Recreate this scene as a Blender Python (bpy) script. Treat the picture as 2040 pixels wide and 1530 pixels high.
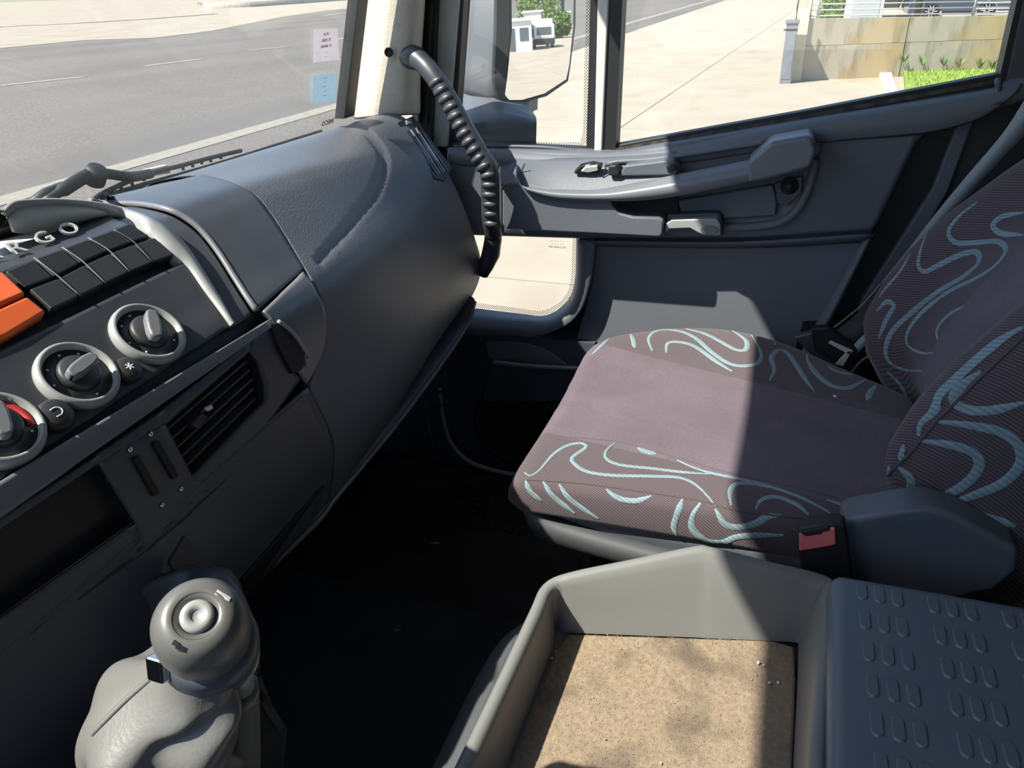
import bpy, bmesh, math, random
import numpy as np
from mathutils import Vector, Matrix
from mathutils.bvhtree import BVHTree
random.seed(5); rng = np.random.default_rng(5)
for o in list(bpy.data.objects): bpy.data.objects.remove(o)
S = bpy.context.scene; COL = S.collection
# ---------------------------------------------------------------- camera
F = 1505.; CX, CY = 1020., 765.
dn = np.array([100, 2835, 1505.]); dn /= np.linalg.norm(dn)
lt = np.array([590, -820, 1505.]); lt -= dn*lt.dot(dn); lt /= np.linalg.norm(lt)
RW = np.array([lt, np.cross(-dn, lt), -dn]); CAM = np.array([0, 0, 2.45])
cd = bpy.data.cameras.new('camera'); cam = bpy.data.objects.new('camera', cd); COL.objects.link(cam)
cd.sensor_width = 36; cd.lens = F/2040*36; cd.clip_start = .01; cd.clip_end = 3000
cam.matrix_world = Matrix([[RW[i][0], -RW[i][1], -RW[i][2], CAM[i]] for i in range(3)]+[[0, 0, 0, 1]])
S.camera = cam
# ---------------------------------------------------------------- light
w = bpy.data.worlds.new('world'); S.world = w; w.use_nodes = True
SUNV = Vector((.56, -.62, -1.0)).normalized()          # direction the sunlight travels
wn = w.node_tree; sky = wn.nodes.new('ShaderNodeTexSky'); sky.sky_type = 'NISHITA'; sky.sun_disc = False
sky.sun_elevation = math.asin(-SUNV.z); sky.sun_rotation = math.atan2(-SUNV.x, -SUNV.y)
sky.air_density = 1.0; sky.dust_density = 1.0; sky.altitude = 50; sky.ozone_density = 3.0
bg = wn.nodes['Background']; wn.links.new(sky.outputs[0], bg.inputs[0]); bg.inputs[1].default_value = .20
sl = bpy.data.lights.new('sun', 'SUN'); sl.energy = 7.3; sl.angle = .012; sl.color = (1, .93, .82)
so = bpy.data.objects.new('sun', sl); COL.objects.link(so); so.location = (-10, 8, 12)
so.rotation_euler = SUNV.to_track_quat('-Z', 'Y').to_euler()
S.view_settings.view_transform = 'Standard'; S.view_settings.look = 'None'
S.view_settings.exposure = .88; S.view_settings.gamma = 1; S.view_settings.use_curve_mapping = False
S.cycles.max_bounces = 10; S.cycles.transparent_max_bounces = 12

# ---------------------------------------------------------------- helpers
def ray(px, py): return RW @ np.array([px-CX, py-CY, F])
def P(px, py, X=None, Y=None, Z=None):
    d = ray(px, py)
    t = (X-CAM[0])/d[0] if X is not None else (Y-CAM[1])/d[1] if Y is not None else (Z-CAM[2])/d[2]
    return Vector(CAM+t*d)
def proj(p):
    q = RW.T @ (np.array(p)-CAM); return (CX+F*q[0]/q[2], CY+F*q[1]/q[2])
def PX(pts, X=None, Y=None, Z=None): return [P(a, b, X, Y, Z) for a, b in pts]

def mat(name, col, rough=.6, metal=0, bump=0, bscale=300, var=0, vscale=6, col2=None, spec=.5, emit=None, coat=0, detail=3):
    m = bpy.data.materials.new(name); m.use_nodes = True; n = m.node_tree; b = n.nodes['Principled BSDF']
    c = tuple(col)+(1,); b.inputs['Base Color'].default_value = c; b.inputs['Roughness'].default_value = rough
    b.inputs['Metallic'].default_value = metal; b.inputs['Specular IOR Level'].default_value = spec
    b.inputs['Coat Weight'].default_value = coat
    tc = n.nodes.new('ShaderNodeTexCoord'); n.nodes.new('ShaderNodeNewGeometry')
    if var or col2:
        t = n.nodes.new('ShaderNodeTexNoise'); t.inputs['Scale'].default_value = vscale; t.inputs['Detail'].default_value = 6
        n.links.new(tc.outputs['Object'], t.inputs[0])
        r = n.nodes.new('ShaderNodeValToRGB'); r.color_ramp.elements[0].position = .35; r.color_ramp.elements[1].position = .65
        c2 = col2 or tuple(x*(1+var) for x in col)
        r.color_ramp.elements[0].color = (tuple(x*(1-var) for x in col)+(1,)); r.color_ramp.elements[1].color = tuple(c2)+(1,)
        n.links.new(t.outputs[0], r.inputs[0]); n.links.new(r.outputs[0], b.inputs['Base Color'])
    if bump:
        t = n.nodes.new('ShaderNodeTexNoise'); t.inputs['Scale'].default_value = bscale; t.inputs['Detail'].default_value = detail
        n.links.new(tc.outputs['Object'], t.inputs[0])
        bp = n.nodes.new('ShaderNodeBump'); bp.inputs['Strength'].default_value = bump; bp.inputs['Distance'].default_value = .001
        n.links.new(t.outputs[0], bp.inputs['Height']); n.links.new(bp.outputs[0], b.inputs['Normal'])
    if emit: b.inputs['Emission Color'].default_value = tuple(emit)+(1,); b.inputs['Emission Strength'].default_value = 1
    return m
def glass(name, tint=(.93, .95, .94), haze=.03, gl=.06):
    m = bpy.data.materials.new(name); m.use_nodes = True; n = m.node_tree; n.nodes.clear()
    o = n.nodes.new('ShaderNodeOutputMaterial'); t = n.nodes.new('ShaderNodeBsdfTransparent'); g = n.nodes.new('ShaderNodeBsdfGlossy')
    d = n.nodes.new('ShaderNodeBsdfDiffuse'); t.inputs[0].default_value = tint+(1,); g.inputs['Roughness'].default_value = .02
    d.inputs[0].default_value = (.8, .78, .72, 1)
    a = n.nodes.new('ShaderNodeMixShader'); b = n.nodes.new('ShaderNodeMixShader'); a.inputs[0].default_value = gl
    nz = n.nodes.new('ShaderNodeTexNoise'); nz.inputs['Scale'].default_value = 4; mr = n.nodes.new('ShaderNodeMapRange')
    mr.inputs[3].default_value = 0; mr.inputs[4].default_value = haze*2; tc = n.nodes.new('ShaderNodeTexCoord')
    n.links.new(tc.outputs['Object'], nz.inputs[0]); n.links.new(nz.outputs[0], mr.inputs[0]); n.links.new(mr.outputs[0], b.inputs[0])
    n.links.new(t.outputs[0], a.inputs[1]); n.links.new(g.outputs[0], a.inputs[2]); n.links.new(a.outputs[0], b.inputs[1]); n.links.new(d.outputs[0], b.inputs[2])
    n.links.new(b.outputs[0], o.inputs[0]); return m

def tag(o, label=None, cat=None, group=None, kind=None):
    if label: o['label'] = label
    if cat: o['category'] = cat
    if group: o['group'] = group
    if kind: o['kind'] = kind
    return o
def empty(name, loc, label=None, cat=None, group=None, kind=None):
    o = bpy.data.objects.new(name, None); COL.objects.link(o); o.location = Vector(loc); o.empty_display_size = .05
    return tag(o, label, cat, group, kind)
def wloc(o):
    v = Vector(o.location)
    while o.parent: o = o.parent; v += o.location
    return v
def mk(name, vs, fs, m, parent=None, smooth=False, bevel=0, solid=0, off=-1, sub=0, seg=2, ang=35, mats=None, fm=None, label=None):
    vs = [Vector(v) for v in vs]
    lo = Vector([min(v[i] for v in vs) for i in range(3)]); hi = Vector([max(v[i] for v in vs) for i in range(3)])
    c = (lo+hi)/2
    me = bpy.data.meshes.new(name); me.from_pydata([v-c for v in vs], [], fs)
    if fm is None:
        b = bmesh.new(); b.from_mesh(me); 
        if not solid: bmesh.ops.recalc_face_normals(b, faces=b.faces)
        b.to_mesh(me); b.free()
    for x in (mats or [m]): me.materials.append(x)
    if fm is not None:
        for p, k in zip(me.polygons, fm): p.material_index = k
    o = bpy.data.objects.new(name, me); COL.objects.link(o)
    if parent: o.parent = parent; o.location = c-wloc(parent)
    else: o.location = c
    if smooth: me.shade_smooth()
    if solid: s = o.modifiers.new('s', 'SOLIDIFY'); s.thickness = solid; s.offset = off
    if bevel:
        s = o.modifiers.new('b', 'BEVEL'); s.width = bevel; s.segments = seg; s.limit_method = 'ANGLE'; s.angle_limit = math.radians(ang)
        s.harden_normals = True; me.shade_smooth()
    if sub: s = o.modifiers.new('u', 'SUBSURF'); s.levels = sub; s.render_levels = sub
    if label: o['label'] = label
    return o
def box(name, lo, hi, m, parent=None, **k):
    x0, y0, z0 = lo; x1, y1, z1 = hi
    v = [(x0,y0,z0),(x1,y0,z0),(x1,y1,z0),(x0,y1,z0),(x0,y0,z1),(x1,y0,z1),(x1,y1,z1),(x0,y1,z1)]
    return mk(name, v, [(0,3,2,1),(4,5,6,7),(0,1,5,4),(1,2,6,5),(2,3,7,6),(3,0,4,7)], m, parent, **k)
def prism(name, pts, vec, m, parent=None, **k):
    n = len(pts); vec = Vector(vec); pts = [Vector(p) for p in pts]
    v = pts+[p+vec for p in pts]
    f = [tuple(range(n)), tuple(range(2*n-1, n-1, -1))]+[(i, (i+1) % n, n+(i+1) % n, n+i) for i in range(n)]
    return mk(name, v, f, m, parent, **k)
def cr(pts, n, closed=False):
    """Catmull-Rom resample of a list of tuples/vectors"""
    p = [np.array(q, float) for q in pts]
    if len(p) == 2: return [p[0]+(p[1]-p[0])*i/(n-1) for i in range(n)]
    if closed: q = [p[-1]]+p+[p[0], p[1]]; L = len(p)
    else: q = [2*p[0]-p[1]]+p+[2*p[-1]-p[-2]]; L = len(p)-1
    dense = []
    for i in range(L):
        a, b, c, d = q[i:i+4]
        for t in np.linspace(0, 1, 12, endpoint=False):
            dense.append(.5*((2*b)+(-a+c)*t+(2*a-5*b+4*c-d)*t*t+(-a+3*b-3*c+d)*t**3))
    dense.append(p[0] if closed else p[-1]); dense = np.array(dense)
    s = np.concatenate([[0], np.cumsum(np.linalg.norm(np.diff(dense, axis=0), axis=1))])
    u = np.linspace(0, s[-1], n+1 if closed else n)
    out = [np.array([np.interp(x, s, dense[:, k]) for k in range(dense.shape[1])]) for x in u]
    return out[:-1] if closed else out
def lin(pts, n):
    d = np.array([np.array(q, float) for q in pts]); s = np.concatenate([[0], np.cumsum(np.linalg.norm(np.diff(d, axis=0), axis=1))])
    return [np.array([np.interp(x, s, d[:, k]) for k in range(d.shape[1])]) for x in np.linspace(0, s[-1], n)]
def grid(name, rows, m, parent=None, closed=False, cap=False, **k):
    R, Cn = len(rows), len(rows[0]); v = [p for r in rows for p in r]; f = []
    for i in range(R-1):
        for j in range(Cn if closed else Cn-1):
            j2 = (j+1) % Cn; f.append((i*Cn+j, i*Cn+j2, (i+1)*Cn+j2, (i+1)*Cn+j))
    if cap: f += [tuple(range(Cn-1, -1, -1)), tuple((R-1)*Cn+j for j in range(Cn))]
    k.setdefault('smooth', True); return mk(name, v, f, m, parent, **k)
def tube(name, pts, r, m, parent=None, n=10, flat=1, res=None, up=(0, 0, 1), **k):
    pts = [Vector(p) for p in (cr(pts, res) if res else pts)]; rows = []
    for i, p in enumerate(pts):
        t = (pts[min(i+1, len(pts)-1)]-pts[max(i-1, 0)]).normalized(); u = Vector(up)
        a = t.cross(u)
        if a.length < 1e-3: a = t.cross(Vector((1, 0, 0)))
        a.normalize(); b = a.cross(t).normalized(); rr = r[i] if isinstance(r, (list, tuple, np.ndarray)) else r
        rows.append([p+a*math.cos(x)*rr+b*math.sin(x)*rr*flat for x in [2*math.pi*j/n for j in range(n)]])
    return grid(name, rows, m, parent, closed=True, cap=True, **k)
def lathe(name, prof, c, ax, m, parent=None, n=40, **k):
    ax = Vector(ax).normalized(); a = ax.orthogonal().normalized(); b = ax.cross(a); c = Vector(c)
    rows = [[c+ax*h+(a*math.cos(t)+b*math.sin(t))*max(r, 1e-5) for t in [2*math.pi*j/n for j in range(n)]] for r, h in prof]
    k.setdefault('smooth', True)
    o = grid(name, rows, m, parent, closed=True, cap=True, **k)
    return o
FALLB = None
def bvh(rows):
    R, Cn = len(rows), len(rows[0]); v = [Vector(p) for r in rows for p in r]
    f = [(i*Cn+j, i*Cn+j+1, (i+1)*Cn+j+1, (i+1)*Cn+j) for i in range(R-1) for j in range(Cn-1)]
    return BVHTree.FromPolygons(v, f)
def hit(B, px, py):
    d = Vector(ray(px, py)).normalized(); h = B.ray_cast(Vector(CAM), d)
    if h[0] is None:
        if B is FALLB: return P(px, py, Y=.675), Vector((0, -.6, .8))
        return None, None
    n = h[1]; n = n if n.dot(d) < 0 else -n
    return h[0], n
def patch(name, B, a, b, m, parent=None, nu=16, nv=24, off=.0, solid=.006, straight=False, **k):
    """surface piece between two seams a and b that both run down the face, lying on the measured surface B"""
    fn = lin if straight else cr
    A, Bb = fn(a, nv), fn(b, nv); rows = []
    for i in range(nv):
        r = []
        for j in range(nu):
            q = A[i]+(Bb[i]-A[i])*j/(nu-1); h, n = hit(B, *q)
            if h is None: h, n = (r[-1], Vector((0,-1,0))) if r else (P(q[0], q[1], Y=.5), Vector((0,-1,0)))
            r.append(h+n*off)
        rows.append(r)
    # orient faces towards camera
    e1 = Vector(rows[0][1])-Vector(rows[0][0]); e2 = Vector(rows[1][0])-Vector(rows[0][0])
    if e1.cross(e2).dot(Vector(CAM)-Vector(rows[0][0])) < 0: rows = [r[::-1] for r in rows]
    return grid(name, rows, m, parent, solid=solid, **k)
def ribbon(name, B, pts, wid, m, parent=None, off=.0008, n=None, thick=.0006, taper=True):
    n = n or max(10, len(pts)*6); c = cr(pts, n); H = [hit(B, *q) for q in c]; rows = []
    H = [h for h in H if h[0] is not None]
    if len(H) < 3: return None
    segs = [[H[0]]]
    for h in H[1:]:
        if (h[0]-segs[-1][-1][0]).length > .06: segs.append([])
        segs[-1].append(h)
    H = max(segs, key=len)
    if len(H) < 3: return None
    for i, (p, nn) in enumerate(H):
        t = (H[min(i+1, len(H)-1)][0]-H[max(i-1, 0)][0]).normalized(); s = t.cross(nn).normalized()
        ww = wid/2*(min(1, .35+3*min(i, len(H)-1-i)/len(H)) if taper else 1)
        rows.append([p-s*ww+nn*off*.2, p-s*ww*.8+nn*off, p+s*ww*.8+nn*off, p+s*ww+nn*off*.2])
    return grid(name, rows, m, parent)
def text(name, s, size, depth, M, m, parent=None, bold=False, align='CENTER'):
    cu = bpy.data.curves.new(name, 'FONT'); cu.body = s; cu.size = size; cu.extrude = depth; cu.align_x = align; cu.align_y = 'CENTER'
    cu.resolution_u = 3
    if bold: cu.offset = size*.02
    t = bpy.data.objects.new(name, cu); COL.objects.link(t)
    me = bpy.data.meshes.new_from_object(t.evaluated_get(bpy.context.evaluated_depsgraph_get())); bpy.data.objects.remove(t)
    me.materials.clear(); me.materials.append(m); me.name = name
    o = bpy.data.objects.new(name, me); COL.objects.link(o); M = M.copy()
    if parent: o.parent = parent; M.translation = M.translation-wloc(parent)
    o.matrix_local = M
    return o
def frame(o, x, n):
    """matrix with local x along x, local z along n"""
    n = Vector(n).normalized(); x = Vector(x); x = (x-n*x.dot(n)).normalized(); y = n.cross(x)
    return Matrix([[x[i], y[i], n[i], o[i]] for i in range(3)]+[[0, 0, 0, 1]])

# ---------------------------------------------------------------- materials
M = {}
M['dash'] = mat('dash_grain', (.100, .108, .130), .46, bump=.8, bscale=420, var=.10, vscale=5)
M['smooth'] = mat('smooth_charcoal_plastic', (.066, .072, .088), .42, bump=.12, bscale=900, var=.12, vscale=9)
M['fascia'] = mat('fascia_black', (.040, .043, .052), .40, bump=.12, bscale=1500, var=.25, vscale=14)
M['trim'] = mat('satin_grey_trim', (.165, .165, .18), .34, bump=.05, bscale=1200)
M['silver'] = mat('silver_grey_plastic', (.30, .305, .30), .38, bump=.06, bscale=900)
M['door'] = mat('door_grain', (.108, .118, .142), .50, bump=.45, bscale=520, var=.06, vscale=4)
M['doorlow'] = mat('door_lower_plastic', (.125, .136, .160), .58, bump=.3, bscale=900, var=.05)
M['rail'] = mat('door_rail_satin', (.145, .155, .178), .38, bump=.12, bscale=900)
M['black'] = mat('black_rubber', (.012, .012, .014), .55)
M['dark'] = mat('dark_recess', (.008, .008, .010), .6)
M['gloss'] = mat('gloss_black', (.014, .015, .018), .2)
M['hood'] = mat('hood_pale_grey', (.50, .51, .50), .5)
M['letter'] = mat('letter_silver', (.55, .55, .52), .35)
M['slat'] = mat('vent_slat_black', (.020, .021, .025), .35)
M['btn'] = mat('switch_black', (.026, .027, .030), .5, bump=.1, bscale=1200)
M['white'] = mat('white_print', (.75, .75, .72), .5)
M['chrome'] = mat('chrome', (.75, .75, .74), .18, metal=1)
M['orange'] = mat('orange_switch', (.72, .12, .03), .45)
M['red'] = mat('red_print', (.55, .04, .04), .5)
M['pinkred'] = mat('buckle_red', (.72, .16, .17), .45)
M['felt'] = mat('pillar_felt', (.44, .405, .34), .95, bump=.9, bscale=420, var=.05, vscale=60)
M['body'] = mat('cab_paint', (.42, .44, .41), .35)
M['floor'] = mat('floor_rubber', (.030, .027, .025), .75, bump=.6, bscale=90, var=.5, vscale=5)
M['mat'] = mat('floor_carpet', (.034, .036, .042), .9, bump=.8, bscale=500, var=.2, vscale=8)
M['tunnel'] = mat('tunnel_vinyl', (.075, .078, .088), .62, bump=.3, bscale=300, var=.1)
M['tray'] = mat('tray_plastic', (.19, .19, .185), .42, bump=.08, bscale=900)
M['lid'] = mat('lid_plastic', (.125, .15, .18), .34, bump=.12, bscale=1300)
M['knob'] = mat('gear_knob', (.12, .117, .112), .36, bump=.05, bscale=600)
M['leather'] = mat('boot_leatherette', (.15, .145, .14), .40, bump=.25, bscale=350)
M['shell'] = mat('seat_shell_plastic', (.08, .083, .09), .45)
M['belt'] = mat('belt_webbing', (.26, .29, .32), .5, bump=.3, bscale=700)
M['beltdark'] = mat('belt_webbing_dark', (.03, .032, .036), .7)
M['glass'] = glass('window_glass'); M['wglass'] = glass('windscreen_glass', haze=.045)
M['ceil'] = mat('headliner', (.32, .32, .30), .9)
M['lowglass'] = glass('lower_glass')

def twill(name, base, alt, scale, rot=.6, ampl=.5):
    m = mat(name, base, .92, bump=0, spec=.2); n = m.node_tree; b = n.nodes['Principled BSDF']
    tc = n.nodes.new('ShaderNodeTexCoord'); mp = n.nodes.new('ShaderNodeMapping'); mp.inputs['Rotation'].default_value = (.3, .5, rot)
    wv = n.nodes.new('ShaderNodeTexWave'); wv.inputs['Scale'].default_value = scale; wv.inputs['Distortion'].default_value = .3
    nz = n.nodes.new('ShaderNodeTexNoise'); nz.inputs['Scale'].default_value = 420; nz.inputs['Detail'].default_value = 2
    big = n.nodes.new('ShaderNodeTexNoise'); big.inputs['Scale'].default_value = 14; big.inputs['Detail'].default_value = 5
    n.links.new(tc.outputs['Object'], mp.inputs[0]); n.links.new(mp.outputs[0], wv.inputs[0])
    n.links.new(tc.outputs['Object'], nz.inputs[0]); n.links.new(tc.outputs['Object'], big.inputs[0])
    ad = n.nodes.new('ShaderNodeMath'); ad.operation = 'MULTIPLY_ADD'; ad.inputs[1].default_value = ampl; n.links.new(wv.outputs['Fac'], ad.inputs[0])
    m2 = n.nodes.new('ShaderNodeMath'); m2.operation = 'MULTIPLY'; m2.inputs[1].default_value = 1-ampl; n.links.new(nz.outputs[0], m2.inputs[0]); n.links.new(m2.outputs[0], ad.inputs[2])
    mx = n.nodes.new('ShaderNodeMix'); mx.data_type = 'RGBA'; mx.inputs['A'].default_value = tuple(base)+(1,); mx.inputs['B'].default_value = tuple(alt)+(1,)
    n.links.new(ad.outputs[0], mx.inputs['Factor'])
    m3 = n.nodes.new('ShaderNodeMix'); m3.data_type = 'RGBA'; m3.blend_type = 'MULTIPLY'; m3.inputs['Factor'].default_value = 1
    cr_ = n.nodes.new('ShaderNodeMapRange'); cr_.inputs[1].default_value = .3; cr_.inputs[2].default_value = .7; cr_.inputs[3].default_value = .86; cr_.inputs[4].default_value = 1.1
    n.links.new(big.outputs[0], cr_.inputs[0]); n.links.new(mx.outputs['Result'], m3.inputs['A']); n.links.new(cr_.outputs[0], m3.inputs['B'])
    n.links.new(m3.outputs['Result'], b.inputs['Base Color'])
    bp = n.nodes.new('ShaderNodeBump'); bp.inputs['Strength'].default_value = .5; bp.inputs['Distance'].default_value = .0008
    n.links.new(ad.outputs[0], bp.inputs['Height']); n.links.new(bp.outputs[0], b.inputs['Normal'])
    try: b.inputs['Sheen Weight'].default_value = .20
    except: pass
    return m
M['fab_c'] = twill('seat_fabric_plain', (.070, .050, .076), (.190, .148, .168), 170, ampl=.25)
M['fab_s'] = twill('seat_fabric_side', (.065, .050, .056), (.17, .125, .125), 120)
M['stripe'] = twill('seat_fabric_stripe', (.12, .19, .23), (.29, .38, .41), 75)
M['carpet'] = mat('tray_carpet', (.28, .215, .155), .97, bump=.8, bscale=900, var=.14, vscale=160, spec=.1)
# ================================================================ OUTSIDE
def noise_mix(m, scale, lo, hi, colb, src='Object', detail=8, stretch=None):
    n = m.node_tree; b = n.nodes['Principled BSDF']; tc = n.nodes.new('ShaderNodeTexCoord'); t = n.nodes.new('ShaderNodeTexNoise')
    t.inputs['Scale'].default_value = scale; t.inputs['Detail'].default_value = detail
    mp = n.nodes.new('ShaderNodeMapping'); mp.inputs['Scale'].default_value = stretch or (1, 1, 1)
    n.links.new(tc.outputs[src], mp.inputs[0]); n.links.new(mp.outputs[0], t.inputs[0])
    r = n.nodes.new('ShaderNodeMapRange'); r.inputs[1].default_value = lo; r.inputs[2].default_value = hi
    n.links.new(t.outputs[0], r.inputs[0]); x = n.nodes.new('ShaderNodeMix'); x.data_type = 'RGBA'
    old = b.inputs['Base Color'].links
    if old: n.links.new(old[0].from_socket, x.inputs['A'])
    else: x.inputs['A'].default_value = b.inputs['Base Color'].default_value
    x.inputs['B'].default_value = tuple(colb)+(1,); n.links.new(r.outputs[0], x.inputs['Factor']); n.links.new(x.outputs['Result'], b.inputs['Base Color'])
noise_mix(M['carpet'], 14, .50, .68, (.15, .118, .09), detail=5)
M['yard'] = mat('yard_concrete', (.335, .285, .222), .9, bump=.3, bscale=8, var=.07, vscale=.5)
noise_mix(M['yard'], 1.0, .5, .75, (.285, .235, .175), stretch=(.25, 1, 1)); noise_mix(M['yard'], .9, .52, .75, (.37, .325, .265))
M['road'] = mat('road_asphalt', (.108, .094, .082), .93, bump=.6, bscale=60, var=.05, vscale=.3)
noise_mix(M['road'], 22, .46, .58, (.185, .16, .135), detail=2); noise_mix(M['road'], .25, .40, .75, (.100, .090, .084), stretch=(.25, 1, 1), detail=2)
M['roadside'] = mat('sandy_roadside', (.30, .255, .20), .95, var=.12, vscale=.4)
M['line'] = mat('road_paint', (.24, .215, .175), .8, var=.12, vscale=6)
M['kerb'] = mat('kerb_concrete', (.46, .41, .34), .9, bump=.4, bscale=40, var=.15, vscale=3)
M['wall'] = mat('retaining_concrete', (.40, .35, .27), .92, bump=.4, bscale=12, var=.10, vscale=1.2)
noise_mix(M['wall'], 1.6, .50, .64, (.17, .14, .09), stretch=(1, 1.2, .35)); noise_mix(M['wall'], .6, .52, .68, (.42, .31, .16))
M['wallpost'] = mat('rendered_pilaster', (.60, .52, .38), .9, var=.06)
M['grass'] = mat('lawn_green', (.17, .24, .045), .9, bump=1, bscale=60, var=.25, vscale=5)
M['leaf'] = mat('leaf_green', (.10, .17, .04), .7, var=.4, vscale=9)
M['steel'] = mat('galvanised_rail', (.42, .42, .41), .4, metal=.5)
M['utility'] = mat('utility_grey', (.17, .18, .20), .6, var=.06)
M['carpaint'] = mat('car_slate_paint', (.045, .055, .085), .25, coat=.6)
M['carblack'] = mat('car_black_paint', (.02, .02, .022), .3, coat=.4)
M['tyre'] = mat('tyre', (.02, .02, .02), .8); M['alloy'] = mat('alloy', (.5, .5, .5), .35, metal=.8)
M['bldg'] = mat('white_building', (.62, .62, .60), .8); M['bldg2'] = mat('beige_building', (.62, .54, .40), .85)
M['winglass'] = mat('building_glass', (.06, .08, .10), .15); M['doorgrey'] = mat('shed_panel', (.35, .38, .40), .7)
M['rock'] = mat('mountain_rock', (.11, .11, .11), .95, bump=.5, bscale=.05, var=.3, vscale=.02)
M['truckwhite'] = mat('truck_white', (.72, .72, .70), .4); M['mirror'] = mat('mirror_glass', (.9, .9, .9), .01, metal=1)
M['mhouse'] = mat('mirror_housing', (.10, .108, .125), .5, bump=.1, bscale=600)

def flat(name, pts, z, h, m, **k):
    o = prism(name, [(x, y, z) for x, y in pts], (0, 0, -h), m); tag(o, kind='structure', **k); return o
# yard slabs, split at the joints seen in the photo (the long joint, the cross joints)
yard = empty('yard', (10, 0, 0), kind='structure'); 
ys = [-130, -60, -30, -18, -9.2, -3.2]; xs = [-60, -8, 6.32, 14.4, 21.8, 30, 45, 90, 180]
def yj(x): return 2.95-.045*(x-14.5)
for i in range(len(xs)-1):
    for a, b in [(-130, -60), (-60, -30), (-30, -14), (-14, -6.5), (-6.5, None), (None, 8.35)]:
        x0, x1 = xs[i]+.012, xs[i+1]-.012
        if a is None: q = [(x0, yj(x0)+.012), (x1, yj(x1)+.012), (x1, b), (x0, b)]
        elif b is None: q = [(x0, a+.012), (x1, a+.012), (x1, yj(x1)-.012), (x0, yj(x0)-.012)]
        else: q = [(x0, a+.012), (x1, a+.012), (x1, b-.012), (x0, b-.012)]
        prism('slab', [(x, y, 0) for x, y in q], (0, 0, -.12), M['yard'], yard)
flat('yard_bed', [(-60, -130), (180, -130), (180, 8.3), (-60, 8.3)], -.02, .3, M['kerb'])
flat('road', [(-300, 8.35), (600, 8.35), (600, 60), (-300, 60)], -.01, .3, M['road'])
flat('sidewalk', [(-300, 60), (600, 60), (600, 400), (-300, 400)], -.005, .3, M['roadside'])
flat('far_ground', [(-900, -900), (1500, -900), (1500, 1500), (-900, 1500)], -.4, .3, M['roadside'])
rm = empty('edge_line', (30, 10.2, 0), 'faded white solid line painted along the near edge of the road', 'road marking')
prism('painted_line', [(-40, 9.95, .001), (180, 9.95, .001), (180, 10.45, .001), (-40, 10.45, .001)], (0, 0, -.01), M['line'], rm)
for k, (a, b) in enumerate([((0, 170), (165, 153)), ((290, 131), (402, 117)), ((495, 100), (572, 93)), ((645, 83), (700, 73)), ((640, 32), (712, 22))]):
    A = P(*a, Z=.002); Bq = P(*b, Z=.002); hw = .22 if k < 4 else .3
    lab = ['long white lane dash at the left edge of the windscreen view', 'white lane dash in the middle of the windscreen view', 'short white lane dash left of the white paper sticker',
           'white lane dash right beside the white paper sticker', 'farthest thin white dash near the windscreen top'][k]
    o = prism('lane_dash', [A-Vector((0, hw, 0)), Bq-Vector((0, hw, 0)), Bq+Vector((0, hw, 0)), A+Vector((0, hw, 0))], (0, 0, -.01), M['line']); tag(o, lab, 'road marking')
# far kerb across the road with weeds
kp = PX([(405, 17), (500, 14), (600, 7), (720, -2)], Z=0); 
kk = grid('far_kerb', [[p+Vector((0, 0, h))+Vector((0, d, 0)) for d, h in ((0, -.1), (0, .9), (1.2, 1.0), (1.2, -.1))] for p in kp], M['kerb'])
tag(kk, 'raised concrete kerb of the island on the far side of the road', 'kerb')
kr = PX([(-300, 78), (0, 54), (150, 47), (300, 38), (430, 28)], Z=0)
k2 = grid('drain_strip', [[p+Vector((0, d, .03)) for d in (-.5, .5)] for p in kr], M['dark']); tag(k2, 'thin dark drain strip along the far edge of the asphalt', 'drain')
sb = PX([(-300, 110), (0, 96), (170, 80), (300, 76), (420, 62), (560, 34), (700, 14)], Z=0)
s2 = mk('sandy_verge', [(p.x, p.y, .004) for p in sb]+[(p.x*1.5, 120, .004) for p in reversed(sb)], [tuple(range(14))], M['roadside']); tag(s2, kind='structure')
# retaining wall
ret = empty('retaining_wall', (22, 0, 0), 'stained concrete retaining wall behind the grey cabinet and lawn', 'wall')
A = Vector((22.1, -.05, 0)); Bv = Vector((24.3, -6.0, 0)); dv = (Bv-A)
for i in range(6):
    a, b = A+dv*(i*.42+.002), A+dv*((i+1)*.42-.002); t0, t1 = 1.43-.045*i, 1.43-.045*(i+1)
    for (z0, z1, q) in ((-.1, .806, 0), (.814, 1, 1)):
        v = [a+Vector((0,0,z0)), b+Vector((0,0,z0)), b+Vector((0,0,z1 if not q else t1)), a+Vector((0,0,z1 if not q else t0))]
        prism('wall_panel', v, Vector((.3, .1, 0)), M['wall'], ret)
pil = prism('pilaster', [A+Vector((-.02, -.12, 0)), A+Vector((-.02, .3, 0)), A+Vector((.4, .3, 0)), A+Vector((.4, -.12, 0))], (0, 0, 1.62), M['wallpost'], ret)
# railing
rl = empty('railing', (22.2, -.1, 1.4), 'galvanised steel railing of horizontal bars on the concrete wall', 'railing')
def at_wall(t, z): return A+dv*t+Vector((.15, .05, z+1.43-.107*t))
for h in (.06, .19, .32, .45, .58):
    tube('rail', [at_wall(.03, h), at_wall(1.05, h)], .018, M['steel'], rl, n=6)
    tube('rail', [at_wall(.68, h-.03), at_wall(2.4, h-.03)], .018, M['steel'], rl, n=6)
for t in (.03, .06, .68, 1.35, 2.0): tube('post', [at_wall(t, -.05), at_wall(t, .75)], .028, M['steel'], rl, n=8)
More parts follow.
